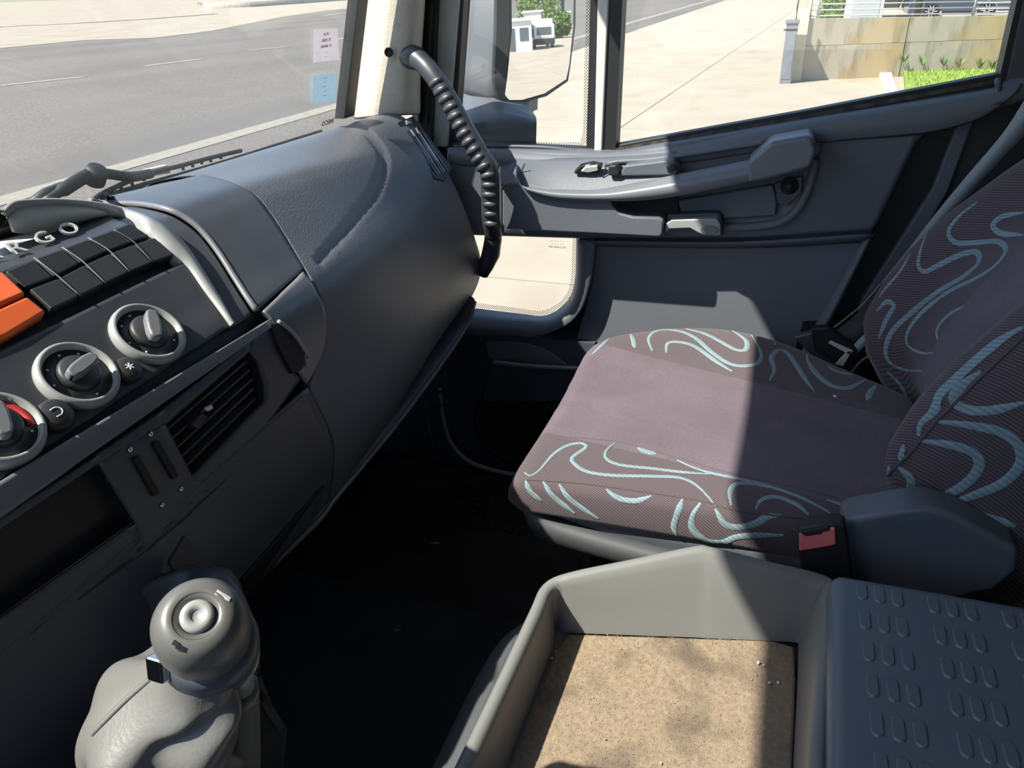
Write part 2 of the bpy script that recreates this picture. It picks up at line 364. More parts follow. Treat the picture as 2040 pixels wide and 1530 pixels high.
# utility cabinet
uc = empty('utility_cabinet', P(1566, 160, X=21.7), 'tall grey utility cabinet standing against the wall end', 'utility cabinet')
q = P(1553, 161, X=21.6); q2 = P(1576, 161, X=21.6); tz = P(1566, 42, X=21.6).z; gz = 0
box('cabinet_body', (21.45, q2.y, 0), (21.85, q.y, tz-.03), M['utility'], uc, bevel=.01)
box('cabinet_cap', (21.42, q2.y-.02, tz-.05), (21.88, q.y+.03, tz+.03), M['utility'], uc, bevel=.01)
box('cabinet_door', (21.44, q2.y+.03, .1), (21.46, q.y-.03, tz-.28), M['utility'], uc, bevel=.005)
box('door_seam', (21.438, q2.y+.02, tz-.2), (21.45, q.y+.05, tz-.17), M['dark'], uc)
tube('cable', PX([(1586, 40), (1588, 18), (1592, -5)], X=21.7), .02, M['black'], uc, n=6)
# lawn and its kerb
lw = [(20.3, -2.42), (24.0, -2.75), (26.0, -14), (15, -14), (16, -5.5)]
g = prism('lawn', [(x, y, .10) for x, y in lw], (0, 0, -.15), M['grass']); tag(g, kind='structure')
gv, gf = [], []
for i in range(26000):
    u, v = rng.random(), rng.random(); x = 16.5+8*u; y = -2.6-6.5*v
    if y > -2.5-(24-x)*.0 or (x < 20.3 and y > -2.42-(20.3-x)*.72): continue
    h = .05+.06*rng.random(); a = rng.random()*6.28; k = len(gv); c, s = math.cos(a)*.012, math.sin(a)*.012
    gv += [(x-c, y-s, .09), (x+c, y+s, .09), (x+s*2, y+c*2, .09+h)]; gf.append((k, k+1, k+2))
gg = mk('grass_blades', gv, gf, M['leaf'], fm=[0]*len(gf), mats=[mat('grass_blade', (.26, .36, .07), .8, var=.3, vscale=8)]); tag(gg, 'bright short grass covering the lawn by the wall', 'grass', kind='stuff')
kc = PX([(1745, 122), (1768, 122), (1795, 190), (1768, 190)], Z=.12)
ks = prism('lawn_kerb', kc, (0, 0, -.2), M['kerb'], bevel=.02); tag(ks, 'pale concrete kerb at the left edge of the lawn', 'kerb')
for k, px in enumerate([(1800, 122), (1838, 128), (1880, 130), (1912, 131), (1950, 134), (1975, 136)]):
    b0 = P(px[0], px[1]+2, X=22.9+k*.17); vv, ff = [], []
    for j in range(14):
        a = rng.random()*6.28; L = .12+.16*rng.random(); e = b0+Vector((math.cos(a)*.1, math.sin(a)*.16, L)); s = Vector((-math.sin(a), math.cos(a), 0))*.02; i0 = len(vv)
        vv += [b0-s*.5, b0+s*.5, (b0+e)/2+s, e, (b0+e)/2-s]; ff.append((i0, i0+1, i0+2, i0+3, i0+4))
    tag(mk('weed_tuft', vv, ff, M['leaf'], fm=[0]*len(ff)), ['leftmost weed tuft at the wall foot, beside the lawn kerb', 'second weed tuft from the lawn kerb along the wall', 'third weed tuft from the lawn kerb along the wall', 'fourth weed tuft from the lawn kerb along the wall', 'weed tuft second from the rear window frame along the wall', 'weed tuft nearest the rear window frame at the wall foot'][k], 'weed')
# terrace behind
tz0 = .50
prism('terrace', [(22.6, -.3, tz0), (90, -.3, tz0), (90, -60, tz0), (26.5, -13, tz0)], (0, 0, -.4), M['yard']); tag(bpy.data.objects['terrace'], kind='structure')
def wheel(c, r, par):
    wl = lathe('wheel', [(0, -.1), (r, -.1), (r, .1), (r*.72, .11), (r*.7, .05), (0, .05)], c, (-1, 0, 0), M['tyre'], par, n=24, smooth=False)
    for k in range(10):
        a = k*math.pi/5; d = Vector((0, math.cos(a), math.sin(a))); s = Vector((0, -math.sin(a), math.cos(a)))*r*.07; cc = Vector(c)+Vector((-.09, 0, 0))
        prism('spoke', [cc+d*r*.1-s, cc+d*r*.68-s, cc+d*r*.68+s, cc+d*r*.1+s], (-.02, 0, 0), M['alloy'], wl)
    return wl
def car(name, x, yf, yr, zg, m, label, r=.33):
    e = empty(name, (x+.9, (yf+yr)/2, zg), label, 'car'); L = yf-yr
    fw, rw = yf-.85, yr+.85
    out = [(yf, .25), (yf+.02, .62), (yf-.25, .8), (yf-1.2, .95), (yf-1.9, 1.35), (yf-2.6, 1.48), (yr+.9, 1.45), (yr+.25, 1.05), (yr, .95), (yr, .3)]
    def arch(c): return [(c+math.cos(t)*(r+.06)*s, .30+math.sin(t)*(r+.06)) for s, t in [(1, math.pi*k/8) for k in range(9)]]
    low = [(y, max(z, .25)) for y, z in reversed(arch(rw))]+[(y, max(z, .25)) for y, z in reversed(arch(fw))]
    pts = out+low
    prism('body', [(x, y, zg+z) for y, z in pts], (1.75, 0, 0), m, e, bevel=.03)
    prism('side_window', [(x-.01, y, zg+z) for y, z in [(yf-1.35, 1.0), (yf-2.0, 1.33), (yr+1.0, 1.36), (yr+.6, 1.08)]], (.03, 0, 0), M['winglass'], e)
    box('sill_trim', (x-.02, rw+.4, zg+.2), (x+.1, fw-.4, zg+.32), M['black'], e)
    for c in (fw, rw): wheel((x+.12, c, zg+r), r, e)
    return e
pw1, pw2 = P(1855, 22, X=38), P(1965, 26, X=38); zg = tz0
c0 = car('car', 38, pw1.y+.85, pw2.y-.85, pw1.z-.34, M['carpaint'], 'slate blue car with alloy wheels parked behind the railing')
pw3 = P(1813, 8, X=42); car('car', 42, pw3.y+3.6, pw3.y-.85, pw3.z-.34, M['carblack'], 'black car farther back, partly cut off at the top of the side window')
# hedge, white box, bollard
hb0, hb1 = P(1632, 36, X=24), P(1680, 36, X=24)
hv, hf = [], []
for i in range(2600):
    c = Vector((24+.8*rng.random(), hb1.y+(hb0.y-hb1.y)*rng.random(), .6+1.6*rng.random())); a, b = Vector(rng.normal(size=3)).normalized()*.045, Vector(rng.normal(size=3)).normalized()*.03
    k = len(hv); hv += [c-a, c+b, c+a, c-b]; hf.append((k, k+1, k+2, k+3))
hd = empty('hedge', (24.4, (hb0.y+hb1.y)/2, .5), 'clipped dark green hedge behind the railing beside the white box', 'hedge')
o = mk('foliage', hv, hf, M['leaf'], hd, fm=[0]*len(hf)); tag(o, kind='stuff'); box('hedge_core', (24.1, hb1.y+.05, .5), (24.7, hb0.y-.05, 2.15), M['leaf'], hd)
wb0, wb1 = P(1682, 36, X=23.6), P(1757, 36, X=23.6)
wb = empty('meter_box', (23.9, (wb0.y+wb1.y)/2, .5), 'white meter box with grey front standing behind the railing', 'box')
box('housing', (23.6, wb1.y, .5), (24.1, wb0.y, 2.3), M['bldg'], wb, bevel=.02); box('front_door', (23.58, wb1.y+.1, .6), (23.6, wb0.y-.15, 2.2), M['doorgrey'], wb)
bp_ = P(1825, 38, X=30); tag(lathe('bollard', [(0, 0), (.13, 0), (.13, 1.6), (.1, 1.68), (0, 1.68)], (30, bp_.y, bp_.z-.6), (0, 0, 1), M['carblack']), 'dark round bollard in front of the slate blue car', 'bollard')

# ---------------------------------------------------------------- side mirror
mc = P(1082, 60, X=1.80); inc = Vector(ray(1085, 46)).normalized(); outv = Vector((.10, -.995, 0)).normalized(); nm = (outv-inc).normalized()
def PM(px, py, back=0):
    d = Vector(ray(px, py)); t = (mc-Vector(CAM)).dot(nm)/d.dot(nm); return Vector(CAM)+d*t-nm*back
sm = empty('side_mirror', P(1000, 290, X=1.65), 'large grey exterior mirror reflecting the yard, outside the quarter window', 'mirror')
gl_px = [(1016, -160), (1020, 60), (1011, 150), (1006, 188), (1013, 199), (1040, 199), (1085, 186), (1128, 158), (1134, 130), (1142, 50), (1146, -160)]
mo = [PM(*p) for p in gl_px]; mk('mirror_glass', mo+[p-nm*.004 for p in mo], [tuple(range(len(mo))), tuple(range(2*len(mo)-1, len(mo)-1, -1))]+[(i, (i+1) % len(mo), len(mo)+(i+1) % len(mo), len(mo)+i) for i in range(len(mo))], M['mirror'], sm)
cgl = sum(mo, Vector())/len(mo)
rim = [cgl+(p-cgl)*1.045-nm*.001 for p in mo]; prism('bezel', rim, -nm*.02, M['black'], sm, bevel=.003)
hs = [PM(*p, back=.006) for p in [(1002, -170), (1000, 60), (992, 150), (990, 188), (1000, 204), (1040, 206), (1092, 192), (1135, 162), (1140, 130), (1150, 50), (1152, -170)]]
rows = []
for t, sc in ((0, 1), (.02, 1.0), (.07, .97), (.10, .88), (.115, .7), (.12, .3)):
    cc = sum(hs, Vector())/len(hs); rows.append([cc+(p-cc)*sc-nm*t+Vector((-.02, .05, 0))*(t/.12)+(Vector((0, 0, .01)) if t > .05 else Vector()) for p in hs])
grid('housing', rows, M['mhouse'], sm, closed=True, cap=True)
prism('housing_edge', [PM(*p, back=-.002) for p in [(992, -170), (988, 60), (984, 160), (992, 192), (1006, 206), (1016, 200), (1004, 188), (1008, 150), (1014, 60), (1012, -170)]], -nm*.012, M['black'], sm, bevel=.002)
q = [P(925, 205, X=1.72), P(1075, 215, X=1.80), P(1060, 285, X=1.68), P(900, 285, X=1.62)]
grid('arm', [[P(940, 198, X=1.86), P(1020, 212, X=1.84), P(1072, 198, X=1.86)], [P(925, 215, X=1.80), P(1000, 218, X=1.76), P(1070, 215, X=1.82)], [P(935, 235, X=1.74), P(985, 240, X=1.70), P(1040, 245, X=1.76)],
    [P(915, 270, X=1.64), P(975, 262, X=1.64), P(1065, 280, X=1.64)], [P(905, 292, X=1.58), P(985, 290, X=1.58), P(1068, 292, X=1.58)]], M['mhouse'], sm, solid=.05, off=-1)
lathe('pivot', [(0, 0), (.045, 0), (.045, .012), (.03, .03), (0, .03)], P(1035, 218, X=1.86), (0, 0, 1), M['mhouse'], sm)
# things seen only in that mirror, placed far behind the cab
def refl(px, py, dist):
    d = Vector(ray(px, py)).normalized(); t = (mc-Vector(CAM)).dot(nm)/d.dot(nm); p = Vector(CAM)+d*t; r = d-nm*2*d.dot(nm); return p+r*dist
def mirror_truck(a, b, ytop, ybot, dist, label, boxl):
    c = refl((a+b)/2, ybot, dist); wd = (refl(a, ybot, dist)-refl(b, ybot, dist)).length; H = (refl(a, ytop, dist)-refl(a, ybot, dist)).length
    e = empty('truck', (c.x, c.y, 0), label, 'truck'); x0, x1 = c.x-wd/2, c.x+wd/2; z0 = 0
    box('cab', (x0, c.y-2.2, .7), (x1, c.y, H*.82), M['truckwhite'], e, bevel=.15)
    box('windscreen', (x0+.15*wd, c.y-.05, H*.45), (x1-.15*wd, c.y+.03, H*.72), M['winglass'], e)
    box('bumper', (x0+.02, c.y-.3, .35), (x1-.02, c.y+.06, .95), M['black'], e, bevel=.05)
    box('grille', (x0+.25*wd, c.y-.02, 1.05), (x1-.25*wd, c.y+.04, H*.4), M['doorgrey'], e)
    for s in (x0-.12, x1+.02): box('wing_mirror', (s, c.y-.3, H*.42), (s+.1, c.y-.1, H*.68), M['black'], e)
    box('cargo_body', (x0-.05, c.y-boxl-2.3, 1.0), (x1+.05, c.y-2.35, H), M['bldg'], e)
    for s in (x0, x1-.3):
        for yy in (-1.2, -boxl): box('wheel', (s, c.y+yy-.9, 0), (s+.3, c.y+yy, .95), M['tyre'], e, bevel=.2)
mirror_truck(1106, 1064, 24, 84, 84, 'white box truck parked facing, the nearer one in the mirror', 6)
mirror_truck(1133, 1119, 38, 72, 150, 'small white truck farther away at the right of the mirror view', 5)
def far_box(name, a, b, yt, yb, dist, m, label, cat):
    p, q = refl(a, yb, dist), refl(b, yb, dist); H = refl((a+b)/2, yt, dist).z; x0, x1 = sorted((p.x, q.x))
    e = empty(name, ((x0+x1)/2, p.y, 0), label, cat); box('wall', (x0, p.y-8, 0), (x1, p.y, H), m, e); box('roof', (x0-.3, p.y-8.2, H), (x1+.3, p.y+.3, H+.25), M['bldg'], e); return e, x0, x1, p.y, H
e, x0, x1, yy, H = far_box('office_shed', 1060, 1000, 42, 86, 80, M['bldg'], 'white single-storey office with glass door, in the mirror', 'building')
box('glass_door', (x0+.25*(x1-x0), yy-.05, 0), (x0+.45*(x1-x0), yy+.05, 2.1), M['winglass'], e); box('window', (x0+.6*(x1-x0), yy-.05, .9), (x0+.9*(x1-x0), yy+.05, 2.1), M['winglass'], e)
far_box('warehouse', 1136, 1090, 26, 70, 190, M['bldg2'], 'beige warehouse behind the farther truck, in the mirror', 'building')
far_box('warehouse', 1080, 1052, 24, 70, 130, M['bldg'], 'white warehouse behind the nearer truck, in the mirror', 'building')
for k, (px, py, dist, sc, lab) in enumerate([(1072, 18, 160, 9, 'round green tree above the white warehouse roof, in the mirror'), (1112, 48, 140, 4.5, 'dark green tree between the two trucks, in the mirror')]):
    c = refl(px, py, dist); v, f = [], []
    for i in range(1500):
        d = Vector(rng.normal(size=3)).normalized(); p = c+d*sc*(.5+.5*rng.random())*.5; a, b = Vector(rng.normal(size=3)).normalized()*.35, Vector(rng.normal(size=3)).normalized()*.3
        k0 = len(v); v += [p-a, p+b, p+a, p-b]; f.append((k0, k0+1, k0+2, k0+3))
    e = empty('tree', (c.x, c.y, 0), lab, 'tree'); tag(mk('crown', v, f, M['leaf'], e, fm=[0]*len(f)), kind='stuff'); tube('trunk', [(c.x, c.y, 0), (c.x, c.y, c.z)], .2, M['kerb'], e, n=8)
mr = []
mpts = [(-400, 60), (-200, 90), (-60, 170), (20, 260), (70, 200), (140, 150), (220, 80), (300, 30)]
for yo, sc in ((-900, 1), (-1000, .9), (-1300, 0)):
    mr.append([Vector((x, yo+rng.normal()*15, h*sc)) for x, h in lin(mpts, 40)])
mr.insert(0, [Vector((x*1.0, -720, -2)) for x, h in lin(mpts, 40)])
for r in mr[1:3]:
    for p in r: p.z = max(0, p.z*(1+.12*rng.normal())*.75)
tag(grid('mountain', mr, M['rock'], smooth=False), 'grey rocky mountain on the skyline, seen in the mirror', 'mountain')

# ================================================================ CAB SHELL
XR = 1.55
fl = box('floor', (-.66, -.95, 1.29), (1.50, .95, 1.35), M['floor']); tag(fl, kind='structure')
tag(box('ceiling', (-.66, -.95, 2.87), (1.56, .585, 2.93), M['ceil']), kind='structure')
tag(box('wall_rear', (-.66, -1.0, 1.29), (1.56, -.95, 2.93), M['ceil']), kind='structure')
wl = empty('wall_left', (-.64, 0, 1.3), kind='structure')
box('door_panel', (-.67, -.95, 1.29), (-.62, .95, 2.16), M['door'], wl); box('upper_frame', (-.67, -.95, 2.78), (-.62, .66, 2.9), M['ceil'], wl)
box('rear_pillar', (-.67, -.95, 2.16), (-.62, -.36, 2.8), M['ceil'], wl); box('pane', (-.65, -.36, 2.16), (-.645, .62, 2.78), M['glass'], wl)
wf = box('wall_front', (-.66, .90, 1.10), (1.53, .96, 2.17), M['dark']); tag(wf, kind='structure')
def WY(z, X=0): return .80-.30*(z-2.225)
def PWS(px, py, off=0):
    d = Vector(ray(px, py)); n = Vector((0, 1, .30)).normalized(); t = (Vector((0, .80-off, 2.225))-Vector(CAM)).dot(n)/d.dot(n); return Vector(CAM)+d*t
w1 = empty('window_1', (.4, .8, 2.2), kind='structure')
gz0, gz1 = 2.12, 2.87
prism('pane', [(-.62, WY(gz0), gz0), (1.37, WY(gz0), gz0), (1.37, WY(gz1), gz1), (-.62, WY(gz1), gz1)], (0, .005, .0015), M['wglass'], w1)
prism('header', [(-.66, WY(2.84)-.03, 2.84), (1.5, WY(2.84)-.03, 2.84), (1.5, WY(2.93), 2.93), (-.66, WY(2.93), 2.93)], (0, .04, 0), M['black'], w1)
lp = [PWS(727, 0), PWS(700, 232)]; up = lp[0]+(lp[0]-lp[1])*2.0
prism('seal', [lp[1]+Vector((-.028, 0, 0)), lp[1]+Vector((.012, 0, 0)), up+Vector((.012, 0, 0)), up+Vector((-.022, 0, 0))], (0, .02, 0), M['black'], w1)
prism('pillar_left', [(-.66, WY(2.0), 2.0), (-.56, WY(2.0), 2.0), (-.56, WY(2.9), 2.9), (-.66, WY(2.9), 2.9)], (0, -.10, 0), M['felt'], w1)
# passenger-side pillar trim
def rail(px, X):
    a = [P(*q, X=X) for q in px]; top = a[0]+(a[0]-a[1]).normalized()*((2.88-a[0].z)/max(.2, (a[0]-a[1]).normalized().z)); return [top]+a
tp = empty('trim_1', P(760, 230, X=1.4), kind='structure')
R_ = [rail([(730, 0), (722, 60), (712, 140), (700, 242)], 1.412), rail([(745, 0), (742, 60), (732, 140), (715, 240)], 1.402), rail([(790, 0), (785, 60), (775, 140), (755, 236)], 1.388),
      rail([(822, 0), (818, 60), (812, 140), (795, 232)], 1.385), rail([(840, 0), (834, 60), (826, 140), (828, 230)], 1.42), rail([(845, 0), (842, 60), (838, 140), (838, 235)], 1.50)]
R_ = [cr(r, 14) for r in R_]
grid('felt_cover', [list(x) for x in zip(*R_)], M['felt'], tp, solid=.004, sub=1)
h0 = P(776, 104, X=1.376); lathe('screw_hole', [(0, 0), (.008, 0), (.0085, .002), (.006, .003), (.005, -.001), (0, -.001)], h0-Vector((.002, 0, 0)), (-1, -.25, .1), M['dark'], tp, n=20)
def vbar(name, tl, tr, br, bl, X, dep, m, par, up=2.84, **k):
    a, b, c, d = PX([tl, tr, br, bl], X=X)
    def ex(t, bt): return t+(t-bt)*((up-t.z)/(t.z-bt.z))
    return prism(name, [ex(a, d), ex(b, c), c, d], (dep, 0, 0), m, par, **k)
vbar('pillar_seal', (834, 0), (870, 0), (855, 345), (815, 345), 1.485, .04, M['black'], tp)
vbar('painted_pillar', (868, 0), (914, 0), (886, 340), (850, 340), 1.50, .05, M['body'], tp, bevel=.006)
for i, (a, b) in enumerate(((845, 832), (858, 846))): vbar('seal_lip', (a, 0), (a+4, 0), (b+4, 245), (b, 245), 1.478, .01, M['black'], tp)
box('body_side', (1.50, .66, 1.0), (1.55, .95, 2.15), M['dark'], tp)
vbar('outer_pillar', (760, 0), (868, 0), (852, 345), (730, 345), 1.495, .04, M['body'], tp)
# passenger side above and behind the door
wr = empty('wall_right', (1.53, -.6, 1.3), kind='structure')
box('upper_frame', (1.50, -.95, 2.80), (1.56, .66, 2.9), M['black'], wr); box('rear_panel', (1.50, -.95, 1.29), (1.56, -.40, 2.9), M['black'], wr)
box('sill_panel', (1.50, -.95, 1.0), (1.56, .95, 1.42), M['black'], wr)

# ---------------------------------------------------------------- passenger door
D = empty('door_1', (1.5, .15, 1.4), kind='structure')
up_px = [(886, 297), (1226, 306), (1600, 243), (1990, 180), (2022, 160), (2075, 150), (2075, 190), (1960, 232), (1905, 235), (1832, 278), (1742, 463), (1480, 479), (1180, 479), (900, 470)]
prism('upper_panel', PX(up_px, X=1.465), (.06, 0, 0), M['door'], D, bevel=.012, seg=3)
# shoulder: sloping ledge from the window seal down to the panel face
sh_a, sh_b, sh_c = [(890, 296), (1226, 306), (1600, 243), (1990, 180), (2040, 160)], [(890, 306), (1226, 322), (1600, 262), (1960, 200), (2040, 182)], [(900, 330), (1226, 338), (1640, 285), (1850, 268), (1960, 235)]
grid('shoulder', [cr(PX(sh_a, X=1.495), 24), cr(PX(sh_a, X=1.47), 24), cr(PX(sh_b, X=1.452), 24), cr(PX(sh_c, X=1.462), 24)], M['doorlow'], D, solid=.004, sub=1)
# lower recessed panel
lo = PX([(1168, 470), (1742, 455), (1700, 545), (1640, 655), (1560, 800)], X=1.492)+[Vector((1.492, -.05, 1.42)), Vector((1.492, .40, 1.42))]+PX([(1140, 700), (1168, 600)], X=1.492)
prism('lower_panel', lo, (.05, 0, 0), M['doorlow'], D, bevel=.006)
e1 = PX([(1742, 464), (1700, 550), (1640, 668), (1600, 745)], X=1.462); e2 = PX([(1712, 478), (1672, 556), (1610, 668), (1575, 740)], X=1.489)
grid('panel_edge', [cr(e2, 16), cr([(Vector(a)+Vector(b))/2+Vector((-.004, 0, 0)) for a, b in zip(e1, e2)], 16), cr(e1, 16), cr([p+Vector((.05, -.012, 0)) for p in e1], 16)], M['doorlow'], D, solid=.003, sub=1)
grid('belt_lip', [cr(PX(q, X=x), 20) for q, x in ((((1175, 479), (1480, 480), (1742, 464)), 1.462), (((1175, 484), (1480, 486), (1735, 472)), 1.468), (((1175, 488), (1480, 492), (1728, 480)), 1.488))], M['door'], D, solid=.003)
prism('door_edge_channel', PX([(1915, 215), (1812, 262), (1722, 450), (1610, 645), (1570, 770), (1690, 770), (1720, 600), (1860, 376), (1925, 232)], X=1.525), (.02, 0, 0), M['black'], D)
prism('rear_strip', PX([(1912, 234), (1945, 228), (1890, 380), (1760, 600), (1700, 760), (1680, 760), (1715, 600), (1858, 376)], X=1.50), (.02, 0, 0), M['door'], D, bevel=.004)
prism('jamb_panel', PX([(1920, 232), (2080, 150), (2080, 700), (1680, 760), (1860, 380)], X=1.512), (.02, 0, 0), M['beltdark'], D)
# low window surround
wi = [(1148, 474), (1145, 560), (1128, 602), (1088, 628), (1040, 625), (948, 614)]; wo = [(1184, 480), (1172, 570), (1146, 632), (1092, 664), (1040, 668), (915, 668)]; wm = [(1152, 478), (1150, 568), (1132, 614), (1090, 640), (1040, 640), (930, 634)]
grid('low_window_frame', [cr(PX(wi, X=1.535), 30), cr(PX(wm, X=1.485), 30), cr(PX(wo, X=1.455), 30), cr([p+Vector((.035, 0, -.004)) for p in PX(wo, X=1.455)], 30)], M['doorlow'], D, solid=.004)
box('speaker_panel', (1.475, .34, 1.36), (1.53, .92, 1.745), M['smooth'], D)
w4 = empty('window_4', P(1040, 620, X=1.54), kind='structure')
prism('pane', PX([(900, 455), (1165, 455), (1160, 640), (900, 640)], X=1.54), (.004, 0, 0), M['lowglass'], w4)
# pocket, arch and speaker
tube('pocket_rim', PX([(985, 722), (1040, 728), (1100, 732), (1190, 735)], X=1.43), .006, M['rail'], D, n=8, res=20)
prism('pocket_wall', PX([(980, 724), (1190, 737), (1180, 800), (960, 800)], X=1.445), (.01, 0, 0), M['smooth'], D, bevel=.003)
prism('pocket_arch', cr(PX([(968, 683), (1000, 680), (1045, 684), (1085, 697), (1120, 720), (1128, 733), (1050, 730), (985, 722)], X=1.47), 24, True), (.008, 0, 0), M['rail'], D, bevel=.002)
spc = P(1030, 850, X=1.455); lathe('speaker_grille', [(0, .004), (.06, .006), (.095, .004), (.10, .008), (.108, .008), (.112, 0), (0, 0)], spc, (-1, 0, 0), M['black'], D, n=48)
tube('door_seal', PX([(876, 775), (882, 830), (900, 885), (940, 922), (1000, 941), (1040, 947)], X=1.40), .0055, M['silver'], D, n=8, res=30)
tube('door_seal', PX([(846, 800), (855, 860), (866, 900)], X=1.36), .005, M['shell'], D, n=8, res=14)
# quarter window and door glass
w3 = empty('window_3', P(1040, 290, X=1.54), kind='structure')
def upx(a, b, X, z=2.83): p, q = P(*a, X=X), P(*b, X=X); return p+(p-q)*((z-p.z)/(p.z-q.z))
def pane(par, tl, tr, br, bl, X=1.54): prism('pane', [upx(tl, bl, X), upx(tr, br, X), P(*br, X=X), P(*bl, X=X)], (.004, 0, 0), M['glass'], par)
pane(w3, (918, 0), (1180, 0), (1174, 298), (900, 292))
dot = bpy.data.materials.new('ceramic_dots'); dot.use_nodes = True; nt = dot.node_tree; b_ = nt.nodes['Principled BSDF']; b_.inputs['Base Color'].default_value = (.01, .01, .01, 1)
tr_ = nt.nodes.new('ShaderNodeBsdfTransparent'); mx_ = nt.nodes.new('ShaderNodeMixShader'); tc_ = nt.nodes.new('ShaderNodeTexCoord'); vo = nt.nodes.new('ShaderNodeTexVoronoi')
vo.inputs['Randomness'].default_value = 0; vo.inputs['Scale'].default_value = 260; gt = nt.nodes.new('ShaderNodeMath'); gt.operation = 'LESS_THAN'; gt.inputs[1].default_value = .30
mp_ = nt.nodes.new('ShaderNodeMapping'); mp_.inputs['Rotation'].default_value = (.785, 0, 0); mp_.inputs['Scale'].default_value = (.001, 1, 1)
nt.links.new(tc_.outputs['Object'], mp_.inputs[0]); nt.links.new(mp_.outputs[0], vo.inputs[0]); nt.links.new(vo.outputs['Distance'], gt.inputs[0]); nt.links.new(gt.outputs[0], mx_.inputs[0])
nt.links.new(tr_.outputs[0], mx_.inputs[1]); nt.links.new(b_.outputs[0], mx_.inputs[2]); nt.links.new(mx_.outputs[0], nt.nodes['Material Output'].inputs[0]); M['dots'] = dot
def strip(name, a, b, X, m, par, n=24, **k): return grid(name, [cr(PX(a, X=X), n), cr(PX(b, X=X), n)], m, par, smooth=False, **k)
strip('dot_border', [(924, -20), (918, 100), (908, 230), (906, 268), (925, 284), (1040, 290), (1150, 292), (1170, 276), (1174, 150), (1178, -20)], [(932, -20), (927, 100), (917, 230), (915, 262), (930, 276), (1040, 281), (1144, 283), (1160, 270), (1164, 150), (1168, -20)], 1.537, M['dots'], w3, n=60)
strip('dot_border', [(1150, 470), (1146, 560), (1130, 600), (1088, 627), (1040, 624), (945, 612)], [(1141, 470), (1137, 556), (1122, 594), (1084, 618), (1040, 615), (950, 603)], 1.537, M['dots'], w4, n=50)
strip('frit', [(905, 225), (903, 275), (922, 298), (1040, 302), (1165, 304), (1180, 285), (1182, 150)], [(908, 225), (908, 270), (926, 286), (1040, 292), (1150, 294), (1171, 278), (1175, 150)], 1.536, M['black'], w3, n=40)
vbar('seal', (912, 0), (924, 0), (905, 296), (884, 306), 1.51, .03, M['black'], w3)
vbar('seal', (1176, 0), (1192, 0), (1186, 306), (1168, 304), 1.51, .03, M['black'], w3)
vbar('white_post', (1190, 0), (1213, 0), (1199, 311), (1183, 309), 1.495, .04, M['bldg'], D, bevel=.004)
vbar('guide_channel', (1213, 0), (1240, 0), (1226, 302), (1198, 308), 1.50, .04, M['black'], D)
prism('seal', PX([(900, 284), (1182, 296), (1184, 309), (892, 300)], X=1.50), (.03, 0, 0), M['black'], w3, bevel=.003)
tube('seal_lip', PX([(905, 291), (1040, 292), (1110, 296), (1165, 304)], X=1.493), .004, M['smooth'], w3, n=6, res=20)
w2 = empty('window_2', P(1600, 240, X=1.54), kind='structure')
a_, b_2 = PX([(1226, 292), (1998, 148)], X=1.54)
prism('pane', [upx((1240, 0), (1226, 292), 1.54), upx((2032, 0), (1994, 152), 1.54), b_2+Vector((0, 0, -.02)), a_+Vector((0, 0, -.02))], (.004, 0, 0), M['glass'], w2)
prism('sill_seal', PX([(1226, 289), (1600, 222), (1996, 146), (2010, 176), (1600, 246), (1226, 310)], X=1.505), (.03, 0, 0), M['black'], w2, bevel=.003)
prism('seal_strip', PX([(1226, 296), (1600, 230), (1996, 156), (1996, 164), (1600, 238), (1226, 303)], X=1.500), (.01, 0, 0), mat('worn_rubber', (.05, .045, .035), .7, var=.6, vscale=60), w2)
vbar('rear_frame', (2026, 0), (2046, 0), (2012, 168), (1990, 160), 1.50, .04, M['black'], w2, bevel=.004)
vbar('rear_frame_outer', (2042, 0), (2120, 0), (2085, 160), (2006, 165), 1.49, .05, M['smooth'], w2)
prism('door_backing', PX([(1150, 470), (1200, 470), (1200, 760), (1000, 760), (915, 760), (915, 634), (1040, 636), (1090, 634), (1130, 608), (1150, 560)], X=1.532), (.01, 0, 0), M['black'], D)
# armrest
arm_px = [(1006, 372), (1000, 380), (1000, 448), (1008, 457), (1100, 462), (1180, 466), (1314, 473), (1320, 466), (1322, 440), (1312, 434), (1260, 432), (1232, 424), (1220, 408), (1214, 396), (1120, 392), (1064, 380), (1030, 360)]
prism('armrest', PX(arm_px, X=1.395), (.075, 0, 0), M['door'], D, bevel=.007, seg=3)
frontc = [(1000, 378), (1030, 374), (1064, 385), (1103, 394), (1160, 398), (1215, 398), (1290, 395), (1350, 388)]
backc = [(1000, 340), (1032, 326), (1064, 324), (1103, 323), (1160, 321), (1215, 320), (1290, 316), (1350, 309)]
Fr, Bk = cr(PX(frontc, X=1.40), 30), cr(PX(backc, X=1.463), 30)
grid('armrest_top', [[Bk[i]+(Fr[i]-Bk[i])*t+np.array([0, 0, .006*math.sin(math.pi*t)]) for i in range(30)] for t in np.linspace(0, 1, 8)], M['door'], D, solid=.01)
hand = lambda px, X: [P(*q, X=X) for q in px]
u_ = [(1029, 330), (1034, 362), (1064, 372), (1120, 376), (1193, 376), (1270, 363), (1350, 347), (1440, 329), (1527, 311), (1600, 300)]
l_ = [(1022, 345), (1042, 374), (1070, 387), (1120, 398), (1213, 401), (1280, 399), (1350, 391), (1440, 373), (1527, 354), (1610, 337)]
mid_ = [((a[0]+b[0])/2, (a[1]+b[1])/2+1) for a, b in zip(u_, l_)]
q1 = [(a[0]*.7+b[0]*.3, a[1]*.7+b[1]*.3) for a, b in zip(u_, l_)]
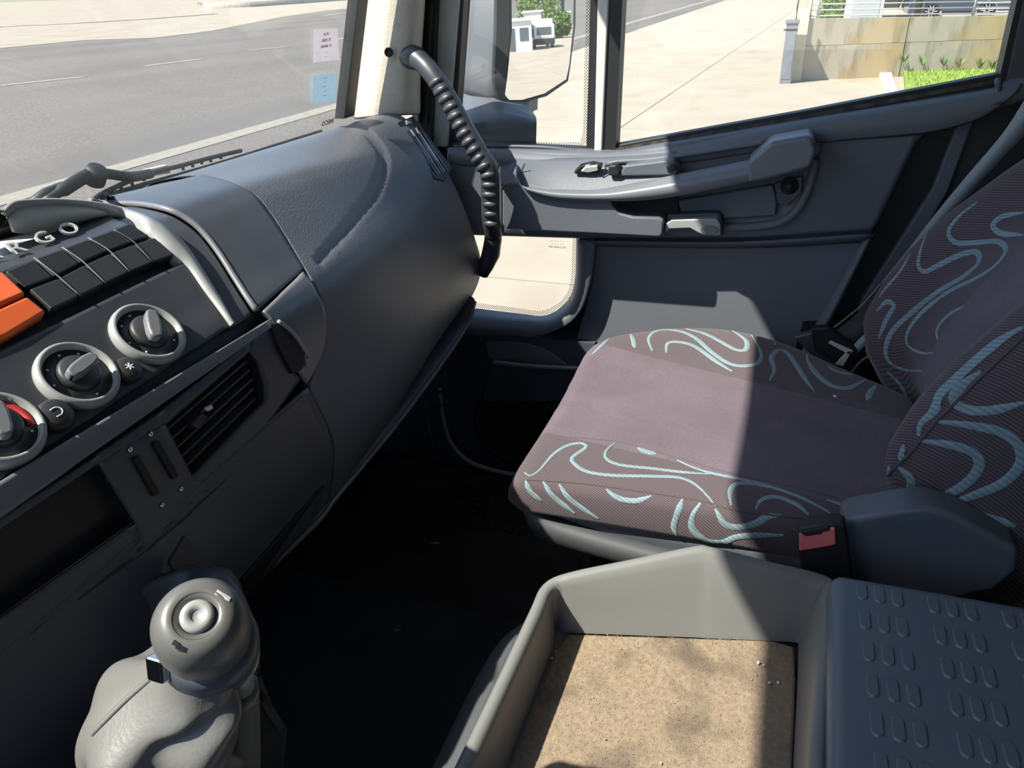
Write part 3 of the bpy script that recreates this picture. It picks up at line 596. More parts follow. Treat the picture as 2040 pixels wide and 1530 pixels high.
cols = [cr(hand(u_, 1.435), 50), cr(hand(u_, 1.405), 50), cr(hand(q1, 1.388), 50), cr(hand(mid_, 1.378), 50), cr(hand(l_, 1.385), 50), cr([p+Vector((.012, 0, -.003)) for p in hand(l_, 1.388)], 50), cr([p+Vector((.03, 0, .01)) for p in hand(l_, 1.40)], 50)]
grid('pull_rail', [list(c) for c in zip(*cols)], M['rail'], D, closed=True, cap=True)
prism('rail_end', PX([(1528, 290), (1534, 283), (1608, 270), (1619, 273), (1626, 300), (1615, 334), (1560, 350), (1490, 366), (1490, 322)], X=1.373), (.075, 0, 0), M['rail'], D, bevel=.008, seg=3)
prism('tray_floor', PX([(1232, 352), (1244, 330), (1340, 318), (1352, 338), (1345, 350)], X=1.41), (.05, 0, 0), M['door'], D, bevel=.004)
prism('tray_notch', PX([(1212, 330), (1228, 328), (1236, 344), (1230, 352), (1210, 350)], X=1.405), (.03, 0, 0), M['black'], D, bevel=.004)
prism('tray_notch', PX([(1326, 330), (1344, 327), (1350, 338), (1330, 346)], X=1.405), (.03, 0, 0), M['black'], D, bevel=.003)
tube('tray_ridge', PX([(1205, 328), (1236, 322), (1300, 318), (1400, 303), (1527, 283)], X=1.44), .005, M['door'], D, n=8, res=24)
prism('window_switch', PX([(1142, 345), (1156, 331), (1180, 326), (1200, 330), (1194, 346), (1150, 348)], X=1.415), (.01, 0, .004), M['gloss'], D, bevel=.002)
prism('switch_rocker', PX([(1156, 343), (1166, 333), (1190, 331), (1192, 341), (1172, 345)], X=1.412), (.006, 0, .004), M['silver'], D, bevel=.002)
tube('panel_seam', PX([(1046, 326), (1040, 340), (1044, 358), (1060, 366), (1190, 369), (1202, 352), (1208, 328)], X=1.418), .0012, M['dark'], D, n=6, res=40)
prism('grip_recess', PX([(1218, 400), (1350, 394), (1352, 432), (1240, 432)], X=1.445), (.01, 0, 0), M['dark'], D)
prism('recess_panel', PX([(1348, 400), (1540, 368), (1548, 405), (1545, 430), (1430, 436), (1360, 434)], X=1.448), (.015, 0, 0), M['door'], D, bevel=.004)
prism('screw_recess', PX([(1542, 366), (1600, 350), (1598, 385), (1570, 410), (1548, 405)], X=1.444), (.01, 0, 0), M['smooth'], D, bevel=.003)
lathe('screw', [(0, .006), (.007, .006), (.008, .002), (.015, .002), (.016, 0), (0, 0)], P(1573, 370, X=1.444), (-1, 0, 0), M['black'], D, n=24)
sc_ = [(1436, 452), (1500, 451), (1555, 442), (1590, 415), (1612, 370), (1624, 320), (1628, 285)]
tube('scoop_edge', PX(sc_, X=1.455), .008, M['doorlow'], D, n=10, res=40)
sc2 = [(1420, 440), (1490, 438), (1540, 430), (1575, 405), (1598, 365), (1608, 330), (1612, 300)]
grid('scoop', [cr(PX(sc_, X=1.452), 30), cr(PX(sc2, X=1.462), 30), cr([(p[0]+.0, p[1]+.012, p[2]+.01) for p in PX(sc2, X=1.463)], 30)], M['doorlow'], D, solid=.003)
dh = prism('door_handle', PX([(1330, 427), (1430, 424), (1438, 432), (1440, 468), (1434, 472), (1325, 472), (1320, 462)], X=1.425), (.04, 0, 0), M['smooth'], D, bevel=.004)
prism('lever', PX([(1326, 446), (1338, 438), (1428, 436), (1435, 446), (1436, 470), (1402, 469), (1390, 464), (1374, 455), (1332, 457), (1324, 466)], X=1.408), (.02, 0, 0), M['silver'], dh, bevel=.003, label='satin grey pull lever with an oval lock button')
lb = P(1413, 458, X=1.407); a_ = [lb+Vector((0, math.cos(t)*.016, math.sin(t)*.0085)) for t in np.linspace(0, 2*math.pi, 24, endpoint=False)]
prism('lock_button', a_, (-.003, 0, 0), M['rail'], dh, bevel=.001)
pk = P(1983, 200, X=1.47)+Vector((-.005, 0, 0)); lathe('lock_pin', [(0, .034), (.005, .034), (.0065, .030), (.0055, .022), (.006, .018), (.006, 0), (.013, 0), (.013, -.004), (0, -.004)], pk, (0, .1, 1), M['smooth'], D, n=20)
prism('front_panel', PX([(890, 305), (1000, 330), (1000, 470), (905, 468)], X=1.46), (.02, 0, 0), M['door'], D, bevel=.004)
# plug behind the seat
prism('jamb_lower', PX([(1600, 640), (2100, 640), (2100, 1000), (1500, 1000)], X=1.49), (.02, 0, 0), M['black'], D)

# ================================================================ DASHBOARD
pA = [(.80, 2.200), (.795, 2.226), (.74, 2.242), (.68, 2.248), (.62, 2.249), (.595, 2.238), (.57, 2.217), (.53, 2.180), (.50, 2.152), (.488, 2.12), (.486, 2.05), (.484, 1.98), (.487, 1.93), (.50, 1.875), (.53, 1.83), (.60, 1.79), (.72, 1.78)]
pB = [(.80, 2.190), (.795, 2.214), (.77, 2.228), (.745, 2.234), (.72, 2.230), (.69, 2.210), (.655, 2.17), (.63, 2.13), (.61, 2.09), (.59, 2.04), (.573, 1.985), (.565, 1.95), (.568, 1.91), (.585, 1.87), (.61, 1.835), (.65, 1.80), (.74, 1.79)]
NT = 160; A_, B_ = cr(pA, NT), cr(pB, NT)
def prof(x):
    if x <= .70: return A_
    t = min(1, (x-.70)/(1.37-.70)); t = t*t*(3-2*t)*.6+t*.4
    return [a+(b-a)*t for a, b in zip(A_, B_)]
xs_ = list(np.linspace(-.55, .70, 12))+list(np.linspace(.76, 1.42, 13))
DB = bvh([[(x, p[0], p[1]) for p in prof(x)] for x in xs_])
dash = empty('dashboard', (.5, .7, 1.8), 'dark charcoal moulded dashboard running under the windscreen', 'dashboard')
under = [[(x, p[0]+.014, p[1]-.006) for p in prof(x)] for x in xs_]
grid('dash_core', under, M['black'], dash)
# passenger side skin with its groove
FALLB = DB
seamP = [(404, 350), (450, 362), (490, 378), (512, 392), (560, 460), (606, 538), (634, 590), (648, 640), (646, 690), (628, 735), (610, 768), (632, 812), (656, 862), (665, 900), (662, 950), (654, 995), (642, 1035)]
groove = cr([(690, 246), (728, 262), (745, 278), (763, 305), (764, 335), (745, 385), (715, 425), (690, 458), (660, 490), (636, 518)], 60)
GR = np.array(groove)
def gdisp(q):
    dd = np.linalg.norm(GR-np.array(q), axis=1); k = int(dd.argmin()); d = dd[k]; wd = 10+4*min(k, 60-k)/30
    return -.0045*max(0, 1-(d/wd)**2)
NV, NU = 110, 230
tv = np.linspace(0, 1, NV); rows = []
Lpt = []
for g_ in cr(seamP, 160):
    h, n = hit(DB, *g_); 
    if h is not None: Lpt.append(h)
# for each profile station find the seam X
stx = []
for i in range(NT):
    pa = prof(.6)[i]; c_ = min(Lpt, key=lambda h: (h.y-prof(h.x)[i][0])**2+(h.z-prof(h.x)[i][1])**2); stx.append(c_.x)
stx = np.convolve(np.pad(stx, 2, mode='edge'), np.ones(5)/5, 'valid')
XE = 1.412
for i in range(NT):
    r = []
    for j in range(NU):
        u = j/(NU-1); x = stx[i]+.002+(XE-stx[i]-.002)*u; p = prof(x)[i]
        ed = max(0, (x-(XE-.03))/.03); back = .02*(1-math.sqrt(max(0, 1-ed*ed)))
        v = Vector((x, p[0]+back*.8, p[1]-back*.5)); q = proj(v); v += Vector((0, -.7, .7))*gdisp(q) if 600 < q[0] < 790 and 235 < q[1] < 540 else Vector()
        r.append(v)
    r.append(Vector((XE, .80, r[-1].z-.01))); rows.append(r)
rows = [[Vector((r[0].x+.003, r[0].y+.012, r[0].z-.004))]+r for r in rows]
grid('passenger_panel', rows, M['dash'], dash)
gp = [hit(DB, *q) for q in groove[16:58]]
# side shelf lip under the panel
lip_px = [(946, 600), (934, 640), (900, 695), (850, 765), (790, 845), (720, 930), (664, 997), (640, 1030), (590, 1080), (530, 1135), (470, 1192), (300, 1340)]
lip_x = [1.36, 1.33, 1.24, 1.12, 1.0, .86, .75, .70, .64, .58, .52, .38]
lp_ = [P(*q, X=x) for q, x in zip(lip_px, lip_x)]
lp_ = [Vector((p.x, (p.y*.4+.555*.6) if 0 else p.y, p.z)) for p in lp_]
L0 = cr(lp_, 40)
grid('lower_shelf', [[Vector(a)+Vector(d) for a in L0] for d in ((0, .12, .030), (0, .02, .012), (0, .006, .010), (0, 0, .004), (0, 0, -.006), (0, .012, -.016), (0, .10, -.10), (0, .25, -.30))], M['smooth'], dash)
tube('shelf_lip', L0, .0045, M['trim'], dash, n=8)
grid('knee_panel', [[Vector(a)+Vector(d) for a in L0] for d in ((0, .03, -.02), (0, .16, -.14), (0, .30, -.38), (0, .34, -.60))], M['mat'], dash)
# inner cover between ring and passenger seam
ringO = [(4, 420), (16, 407), (35, 401), (106, 398), (176, 403), (229, 412), (282, 430), (335, 458), (371, 493), (406, 546), (441, 603), (464, 645)]
arc2 = [(180, 398), (215, 404), (262, 404), (300, 408), (338, 417), (372, 434), (402, 458), (434, 498), (466, 548), (490, 586), (512, 618)]
patch('cover_panel', DB, [(200, 396), (262, 403), (300, 407), (338, 416), (372, 433), (402, 457), (434, 497), (466, 547), (490, 585), (513, 617)], [(404, 349), (440, 358), (470, 368), (495, 380), (512, 394), (536, 426), (558, 460), (580, 497), (598, 525), (603, 538)], M['smooth'], dash, nu=20, nv=50, off=.001)
pl_ = cr([(215, 400), (300, 412), (338, 422), (372, 440), (402, 465), (434, 506), (462, 550), (486, 590), (505, 620)], 40)
patch('cover_band', DB, [(190, 402), (229, 408), (282, 426), (335, 455), (371, 490), (406, 543), (441, 600), (466, 648)], [(222, 399), (290, 409), (338, 422), (374, 442), (404, 468), (440, 517), (470, 566), (506, 622)], M['smooth'], dash, nu=14, nv=50, off=-.004)
def seamtube(name, pts, r, m, off=0, par=dash, B=DB, n=8, num=50, flat=1):
    pp = []
    for q in cr(pts, num):
        h, nn = hit(B, *q)
        if h is not None: pp.append(h+nn*off)
    return tube(name, pp, r, m, par, n=n, flat=flat)
seamtube('cover_edge', arc2, .0035, M['trim'], -.001)
# silver binnacle ring
ring_in = [(10, 440), (24, 424), (45, 415), (106, 411), (170, 414), (212, 424), (254, 441), (300, 467), (335, 502), (371, 530), (406, 579), (438, 622), (458, 650)]
def ringrow(px, off):
    out = []
    for q in cr(px, 60):
        h, n = hit(DB, *q); t = min(1, max(0, (q[0]-225)/70)); n = n.lerp(Vector((0, -.8, .6)), 1-t).normalized(); h = P(q[0], q[1], Y=.662).lerp(h, t*t*(3-2*t)); out.append(h+n*off)
    return out
ringM = [((a[0]+b[0])/2, (a[1]+b[1])/2) for a, b in zip(cr(ringO, 30), cr(ring_in, 30))]
grid('binnacle_ring', [ringrow(ringO, -.004), ringrow(ringO, .003), ringrow(ringM, .005), ringrow(ring_in, .004), ringrow(ring_in, -.012)], M['silver'], dash)
def rowY(px, Y, n=40): return cr([P(*q, Y=Y) for q in px], n)
hoodtop = [(2, 424), (14, 407), (35, 400), (106, 398), (176, 402), (214, 408)]
grid('hood_wall', [rowY([(12, 432), (24, 420), (45, 412), (106, 408), (170, 411), (214, 420)], .665), rowY([(24, 462), (40, 464), (70, 460), (120, 448), (170, 435), (214, 424)], .668)], M['hood'], dash, solid=.004)
grid('hood_top', [rowY(hoodtop, .664), rowY([(-2, 430), (10, 412), (35, 403), (106, 401), (176, 405), (214, 410)], .70), [Vector((p[0], .79, 2.20)) for p in rowY(hoodtop, .70)]], M['silver'], dash, solid=.004)
prism('cubby', rowY([(-90, 420), (14, 418), (22, 450), (-90, 470)], .672, 8), (0, .03, 0), M['dark'], dash)
# cluster face pieces
FBk = M['fascia']
patch('name_strip', DB, [(-120, 536), (-120, 588)], [(205, 424), (262, 446)], FBk, dash, nu=30, nv=6, off=-.002, straight=True)
patch('shelf_top', DB, [(-120, 500), (-120, 534)], [(150, 430), (203, 424)], M['hood'], dash, nu=30, nv=6, off=-.004, straight=True)
patch('switch_well', DB, [(-120, 592), (-120, 760)], [(258, 449), (352, 520)], M['dark'], dash, nu=30, nv=14, off=-.010, straight=True)
fas_l = [(-150, 772), (-150, 1030)]
patch('control_panel', DB, [(-150, 772), (-60, 900), (-30, 975)], [(372, 519), (425, 590), (456, 650)], FBk, dash, nu=40, nv=24, off=0, straight=True)
# name letters
sn0, n0 = hit(DB, 60, 492)
for ch, (cx, cy) in zip('ARGO', [(-22, 520), (30, 505), (85, 484), (135, 466)]):
    h, n = hit(DB, cx, cy); n = Vector((0, -.62, .78)); Mx = frame(h+n*.006, (1, 0, 0), n)
    text('letter', ch, .0200, .0012, Mx @ Matrix.Scale(1.25, 4, (1, 0, 0)), M['letter'], dash)
# switches
top_ = [(10, 546), (68, 521), (124, 500), (175, 481), (224, 463), (259, 449)]
mid1 = [(54, 577), (112, 555), (164, 528), (215, 505), (263, 487), (304, 473)]
bot_ = [(100, 622), (157, 595), (208, 570), (256, 547), (302, 528), (345, 512)]
def quad_solid(name, px, m, off, th, par=dash, bev=.0015, B=DB, tilt=None, shrink=.04):
    c = np.mean(px, axis=0); pts = []
    for k, q in enumerate(px):
        q = c+(np.array(q)-c)*(1-shrink); h, n = hit(B, *q); o_ = off+(tilt[k] if tilt else 0); pts.append(h+n*o_)
    nn = (pts[1]-pts[0]).cross(pts[2]-pts[0]).normalized()
    if nn.dot(Vector(CAM)-pts[0]) < 0: nn = -nn
    return prism(name, pts, nn*-th, m, par, bevel=bev)
for k in range(5):
    t0, t1, m0, m1, b0, b1 = top_[k], top_[k+1], mid1[k], mid1[k+1], bot_[k], bot_[k+1]
    sw = quad_solid('switch', [t0, t1, (m1[0]-4, m1[1]-5), (m0[0]-4, m0[1]-5)], M['btn'], .002, .014, tilt=[.001, .001, -.003, -.003])
    quad_solid('switch', [(m0[0]+2, m0[1]+3), (m1[0]+2, m1[1]+3), b1, b0], M['btn'], .003, .014, tilt=[.0, .0, .001, .001])
    seamtube('switch_divider', [t1, m1, b1] if k < 4 else [t0, m0, b0], .0007, M['trim'], .004, n=6, num=12)
hz = quad_solid('hazard_switch', [(-95, 575), (8, 549), (52, 592), (-80, 650)], M['orange'], .006, .014, bev=.003)
quad_solid('hazard_switch', [(-80, 655), (54, 594), (94, 626), (12, 676), (-60, 705)], M['orange'], .005, .014, bev=.003)
# rotary controls
def rotary(px, py, rpx, kind, ang, mk_):
    h, n = hit(DB, px, py); dist = (h-Vector(CAM)).length; r = rpx*dist/F*.93
    if kind == 'small':
        k_ = lathe('push_button', [(0, .008), (r*.75, .008), (r*.92, .006), (r, .002), (r, 0), (0, 0)], h, n, M['btn'], dash, n=32)
        fr = frame(h+n*.0082, (1, 0, 0), n)
        if mk_ == 'snow':
            for a in (0, 60, 120): 
                c, s = math.cos(math.radians(a)), math.sin(math.radians(a)); q = [fr @ Vector((c*u-s*v, s*u+c*v, 0)) for u, v in ((-r*.3, -r*.04), (r*.3, -r*.04), (r*.3, r*.04), (-r*.3, r*.04))]
                prism('symbol', q, n*.0004, M['white'], k_)
        else: tube('symbol', [fr @ Vector(v) for v in ((-r*.25, -r*.25, 0), (r*.1, -r*.25, 0), (r*.3, 0, 0), (r*.1, r*.25, 0), (-r*.25, r*.25, 0))], r*.04, M['white'], k_, n=5, res=14)
        return
    kn = lathe('rotary_control', [(r*.80, .003), (r*.84, .008), (r*.90, .0095), (r*.97, .007), (r, .003), (r*1.0, -.002), (0, -.002), (0, .0035), (r*.80, .0035)], h, n, M['silver'] if kind == 'ring' else M['silver'], dash, n=48)
    lathe('dial_face', [(0, .0036), (r*.82, .0036), (r*.82, .0020), (0, .002)], h, n, M['fascia'], kn, n=48)
    lathe('dial_hub', [(0, .011), (r*.44, .011), (r*.50, .009), (r*.53, .004), (0, .004)], h, n, M['btn'], kn, n=40)
    fr = frame(h+n*.010, (math.cos(ang), 0, 0) if 0 else (1, 0, 0), n) @ Matrix.Rotation(ang, 4, 'Z')
    q = [fr @ Vector((x*r, y*r, 0)) for x, y in ((-.50, .0), (-.44, .14), (-.2, .19), (.2, .19), (.44, .14), (.50, 0), (.44, -.14), (.2, -.19), (-.2, -.19), (-.44, -.14))]
    gl = prism('finger_grip', q, n*.010, M['trim'], kn, bevel=.0025, seg=3)
    ds = [(.68, -60), (.68, -20), (.68, 20), (.68, 70), (.68, 110), (.68, 200)]
    for rr, a in ds:
        c = fr @ Vector((math.cos(math.radians(a)+1)*rr*r, math.sin(math.radians(a)+1)*rr*r, -.0062)); lathe('tick', [(0, .0002), (r*.035, .0002), (r*.035, 0), (0, 0)], c, n, M['white'], kn, n=8)
    if mk_ == 'red':
        f2 = frame(h+n*.0042, (1, 0, 0), n); A1 = [f2 @ Vector((math.cos(t)*r*.62, math.sin(t)*r*.62, 0)) for t in np.linspace(-.5, 1.7, 20)]; A2 = [f2 @ Vector((math.cos(t)*r*.78, math.sin(t)*r*.78, 0)) for t in np.linspace(-.5, 1.7, 20)]
        grid('red_scale', [A1, A2], M['red'], kn, solid=.0004)
rotary(293, 669, 70, 'ring', math.radians(52), '')
rotary(153, 752, 73, 'ring', math.radians(8), '')
rotary(-8, 860, 78, 'ring', math.radians(60), 'red')
rotary(252, 741, 27, 'small', 0, 'snow'); rotary(108, 831, 33, 'small', 0, 'loop')
# trim bar, vent panel, radio slot
patch('trim_bar', DB, [(-150, 1050), (-150, 1098), (-150, 1130)], [(534, 638), (537, 642), (541, 648)], M['trim'], dash, nu=50, nv=8, off=.006, straight=True, solid=.012)
def facepl(px, d=0):
    out = []
    for q in px:
        h, n = hit(DB, *q); out.append(h+Vector((0, d, 0)))
    return out
# vent panel is cut out around openings: build as strips between openings
vent = [(325, 842), (350, 822), (494, 699), (510, 720), (524, 768), (525, 800), (380, 950)]
radio = [(-150, 1150), (192, 918), (268, 1040), (-150, 1338)]
vp = 'centre_panel'
patch(vp, DB, [(192, 916), (268, 1042), (290, 1100)], [(323, 842), (380, 951), (420, 978)], M['smooth'], dash, nu=14, nv=14, off=.002, straight=True)
patch(vp, DB, [(-150, 1128), (-150, 1152)], [(192, 908), (195, 922)], M['smooth'], dash, nu=20, nv=4, off=.002, straight=True)
patch(vp, DB, [(190, 907), (194, 922)], [(322, 818), (326, 846)], M['smooth'], dash, nu=10, nv=4, off=.002, straight=True)
patch(vp, DB, [(322, 817), (327, 846)], [(500, 676), (494, 700)], M['smooth'], dash, nu=12, nv=4, off=.002, straight=True)
patch(vp, DB, [(497, 678), (494, 700), (512, 720), (524, 768), (527, 800), (380, 950), (376, 960)], [(540, 648), (556, 690), (572, 722), (584, 742), (596, 755), (449, 955), (374, 1026)], M['smooth'], dash, nu=8, nv=40, off=.002, straight=True)
patch(vp, DB, [(-150, 1338), (-150, 1412)], [(268, 1042), (285, 1100)], M['smooth'], dash, nu=24, nv=8, off=.002, straight=True)
patch(vp, DB, [(268, 1042), (286, 1100)], [(380, 951), (378, 1024)], M['smooth'], dash, nu=10, nv=8, off=.002, straight=True)
rd = facepl([(-150, 1150), (192, 918), (268, 1040), (-150, 1338)], .075)
rf = facepl([(-150, 1150), (192, 918), (268, 1040), (-150, 1338)], 0)
mk('radio_slot', rf+rd, [(0, 1, 5, 4), (1, 2, 6, 5), (2, 3, 7, 6), (4, 5, 6, 7)], M['gloss'], dash, solid=.002)
for a, b, c, d in ((( -60, 1130), (66, 1045), (130, 1130), (-10, 1250)),): 
    pass
prism('slot_divider', facepl([(130, 975), (138, 970), (212, 1070), (204, 1078)], .03), (0, .03, 0), M['fascia'], dash)
prism('slot_divider', facepl([(10, 1056), (20, 1050), (100, 1150), (90, 1158)], .05), (0, .02, 0), M['fascia'], dash)
vd, vf = facepl(vent, .05), facepl(vent, -.001); nn = len(vent)
mk('vent_box', vf+vd, [(i, (i+1) % nn, nn+(i+1) % nn, nn+i) for i in range(nn)]+[tuple(range(nn, 2*nn))], M['dark'], dash, solid=.002)
for k in range(5):
    t = (k+.55)/5.3; a = np.array((329, 850))*(1-t)+np.array((382, 945))*t; b = np.array((496, 708))*(1-t)+np.array((526, 802))*t
    if k > 2: b = b+np.array((-4, 2))
    pa, pb = facepl([a, b], .004); s = [Vector((0, 0, 0)), Vector((0, .022, .010)), Vector((0, .022, .0075)), Vector((0, 0, -.0025))]
    mk('vent_slat', [pa+v for v in s]+[pb+v for v in s], [(0, 1, 2, 3), (7, 6, 5, 4), (0, 4, 5, 1), (1, 5, 6, 2), (2, 6, 7, 3), (3, 7, 4, 0)], M['slat'], dash, bevel=.0006)
tb = facepl([(378, 845), (400, 822), (412, 830), (392, 856)], -.002); prism('vent_tab', tb, (0, .02, 0), M['btn'], dash, bevel=.0015)
tb = facepl([(404, 812), (416, 806), (418, 812), (408, 818)], -.004); prism('vent_tab_mark', tb, (0, .003, 0), M['white'], dash)
for a, b in (((262, 910), (304, 984)), ((302, 880), (342, 950))):
    t = (np.array(b)-np.array(a)); t = t/np.linalg.norm(t); nrm = np.array((-t[1], t[0]))*7
    quad_solid('card_slot', [tuple(np.array(a)+nrm), tuple(np.array(b)+nrm), tuple(np.array(b)-nrm), tuple(np.array(a)-nrm)], M['dark'], .0055, .004, bev=.0005, shrink=0)
for q in ((295, 865), (254, 896), (356, 974), (318, 1006)):
    h, n = hit(DB, *q); lathe('screw', [(0, .0018), (.0016, .0018), (.0024, .0010), (.0026, 0), (0, 0)], h+n*.0055-n*.003, n, M['chrome'], dash, n=14)
# corner piece with the grab recess
patch('corner_cover', DB, [(521, 622), (541, 645), (560, 690), (576, 722), (594, 745)], [(600, 545), (622, 575), (643, 625), (641, 695), (607, 764)], M['trim'], dash, nu=20, nv=24, off=.004)
cvp = [(531, 648), (546, 645), (572, 668), (597, 702), (596, 722), (592, 735), (573, 742), (545, 690)]
hh = [hit(DB, *q) for q in cvp]; prism('grab_recess', [h+n*.007 for h, n in hh], Vector((0, .014, -.006)), M['dark'], dash, bevel=.0015)
seamtube('recess_edge', [(545, 643), (572, 662), (598, 698), (603, 730)], .0022, M['silver'], .007, n=8, num=20)
# lower cover below the centre panel
patch('lower_cover', DB, [(-150, 1425), (-150, 1560), (-150, 1760), (-150, 1900)], [(611, 772), (652, 860), (660, 930), (640, 1032)], M['smooth'], dash, nu=50, nv=30, off=.002)
quad_solid('storage_gap', [(640, 965), (620, 985), (475, 1150), (480, 1188), (640, 1030)], M['dark'], .006, .010, bev=.001, shrink=0)
quad_solid('cover_notch', [(362, 1066), (420, 1126), (340, 1135), (330, 1120)], M['fascia'], .004, .004, bev=.001, shrink=0)
# side vent near the pillar
fv = quad_solid('side_vent', [(790, 246), (822, 233), (900, 335), (884, 362), (864, 356)], M['black'], .0025, .008, bev=.0015, shrink=0)
def onpt(q, off): h, n = hit(DB, *q); return h+n*off
for k in range(5):
    a = np.array((812+5*k, 262-1.8*k)); b = np.array((868+5.0*k, 350-2.2*k)); pa, pb = onpt(a, .0045), onpt(b, .0045); s = Vector((.0022, 0, 0)); u = Vector((0, .004, -.004))
    prism('vent_slat', [pa-s, pb-s, pb+s, pa+s], u, M['trim'] if k in (1, 3) else M['gloss'], fv, bevel=.0005)
h, n = hit(DB, 811, 246); prism('vent_wheel', [onpt(q, .005) for q in ((806, 243), (816, 240), (820, 248), (809, 251))], -n*.004, M['trim'], fv, bevel=.001)

# ---------------------------------------------------------------- wiper, stickers, glass mark
wp = empty('windscreen_wiper', P(560, 290, Y=.85), 'black windscreen wiper resting outside along the bottom of the windscreen', 'wiper')
def W(px, py, Y=.86): return P(px, py, Y=Y)
tube('blade_rubber', [W(180, 402), W(260, 376), W(350, 351), W(450, 322), W(560, 287), W(640, 262)], .004, M['black'], wp, n=6, res=30)
tube('blade_frame', [W(185, 396), W(240, 368), W(300, 345), W(360, 330), W(420, 314), W(480, 300)], .0035, M['black'], wp, n=6, res=24)
for q in ((222, 378), (240, 370), (262, 362), (285, 352), (363, 330), (382, 324), (400, 318), (418, 314), (438, 308)): tube('frame_bridge', [W(q[0], q[1]-2), W(q[0]+2, q[1]+9)], .0025, M['black'], wp, n=5)
tube('wiper_arm', [W(90, 402), W(130, 376), W(170, 352), W(200, 345), W(260, 352), W(300, 346)], [.006]*4+[.009]*8+[.007]*12, M['black'], wp, n=8, res=24)
lathe('arm_pivot', [(0, .012), (.012, .012), (.014, .006), (.014, -.01), (0, -.01)], W(190, 350), (0, -.6, .8), M['black'], wp, n=14)
prism('blade_clip', [W(292, 338), W(335, 328), W(342, 345), (W(300, 352))], (0, .01, 0), M['kerb'], wp, bevel=.002)
tube('arm_shadow_bar', [W(60, 410, .9), W(95, 385, .9), W(130, 372, .9)], .008, M['black'], wp, n=6)
nW = Vector((0, -1, -.30)).normalized(); xW = Vector((1, 0, 0))
def sticker(name, px, m, label, lines):
    pts = [PWS(*q, off=.004) for q in px]; e = prism(name, pts, -nW*.0006, m); tag(e, label, 'sticker'); c = sum(pts, Vector())/4
    return e, pts
def film(name, col, k):
    m = mat(name, col, .8, var=.12, vscale=70); n = m.node_tree; t = n.nodes.new('ShaderNodeBsdfTransparent'); tl = n.nodes.new('ShaderNodeBsdfTranslucent'); tl.inputs[0].default_value = tuple(min(1, c*1.1) for c in col)+(1,)
    a = n.nodes.new('ShaderNodeMixShader'); b = n.nodes.new('ShaderNodeMixShader'); a.inputs[0].default_value = .5; b.inputs[0].default_value = k
    n.links.new(n.nodes['Principled BSDF'].outputs[0], a.inputs[1]); n.links.new(tl.outputs[0], a.inputs[2]); n.links.new(a.outputs[0], b.inputs[1]); n.links.new(t.outputs[0], b.inputs[2]); n.links.new(b.outputs[0], n.nodes['Material Output'].inputs[0]); return m
lil = film('faded_lilac_paper', (.55, .50, .54), .35); blu = film('pale_blue_paper', (.36, .47, .55), .25)
lil0 = mat('faded_lilac_paper_', (.52, .44, .50), .8, var=.08, vscale=80)
s1, sp1 = sticker('paper_sticker', [(626, 60), (673, 57), (677, 119), (624, 125)], lil, 'faded lilac paper sticker with lines of print, upper one on the windscreen', 0)
s2_, sp2 = sticker('paper_sticker', [(624, 150), (672, 145), (671, 202), (621, 208)], blu, 'pale blue square sticker, lower one on the windscreen', 0)
def wtext(s, px, py, hpx, m, par, flip=True):
    c = PWS(px, py, off=.0062); sz = hpx*(c-Vector(CAM)).length/F; Mx = frame(c, xW, nW)
    if flip: Mx = Mx @ Matrix.Scale(-1, 4, (1, 0, 0))
    o = text('print', s, sz*1.35, .0002, Mx, m, par); return o
# orient: readable from outside, so mirrored from the seat
ink = mat('faded_ink', (.22, .17, .24), .8); inkb = mat('blue_ink', (.10, .28, .42), .8)
for s, y, h in (('DF. JA', 68, 6), ('SE 218.83', 80, 7), ('CT 18/04/202', 92, 6), ('-- --- --', 104, 4), ('--- -- ----', 113, 3.5)): wtext(s, 650, y, h*.8, ink, s1)
for s, y, h in (('--- ----', 155, 5), ('-- --', 163, 5), ('-------', 172, 5), ('---- --', 181, 5), ('--------', 190, 5)): wtext(s, 647, y, h*.8, inkb, s2_)
lg = text('glass_logo', 'IVECO', .0115, .0002, frame(PWS(653, 244, off=.004), xW, nW) @ Matrix.Scale(-1, 4, (1, 0, 0)) @ Matrix.Scale(1.25, 4, (1, 0, 0)), M['black'], w1, bold=True)
for k, (s, py) in enumerate([('---- ------ ----', 481), ('----- --- ----', 487), ('43R-000419 (E)', 492)]):
    c = P(1110, py, X=1.537); Mx = frame(c, (0, -1, 0), (-1, 0, 0)) @ Matrix.Scale(-1, 4, (0, 1, 0)); text('etched_mark', s, .0062, .0001, Mx, ink, w4)

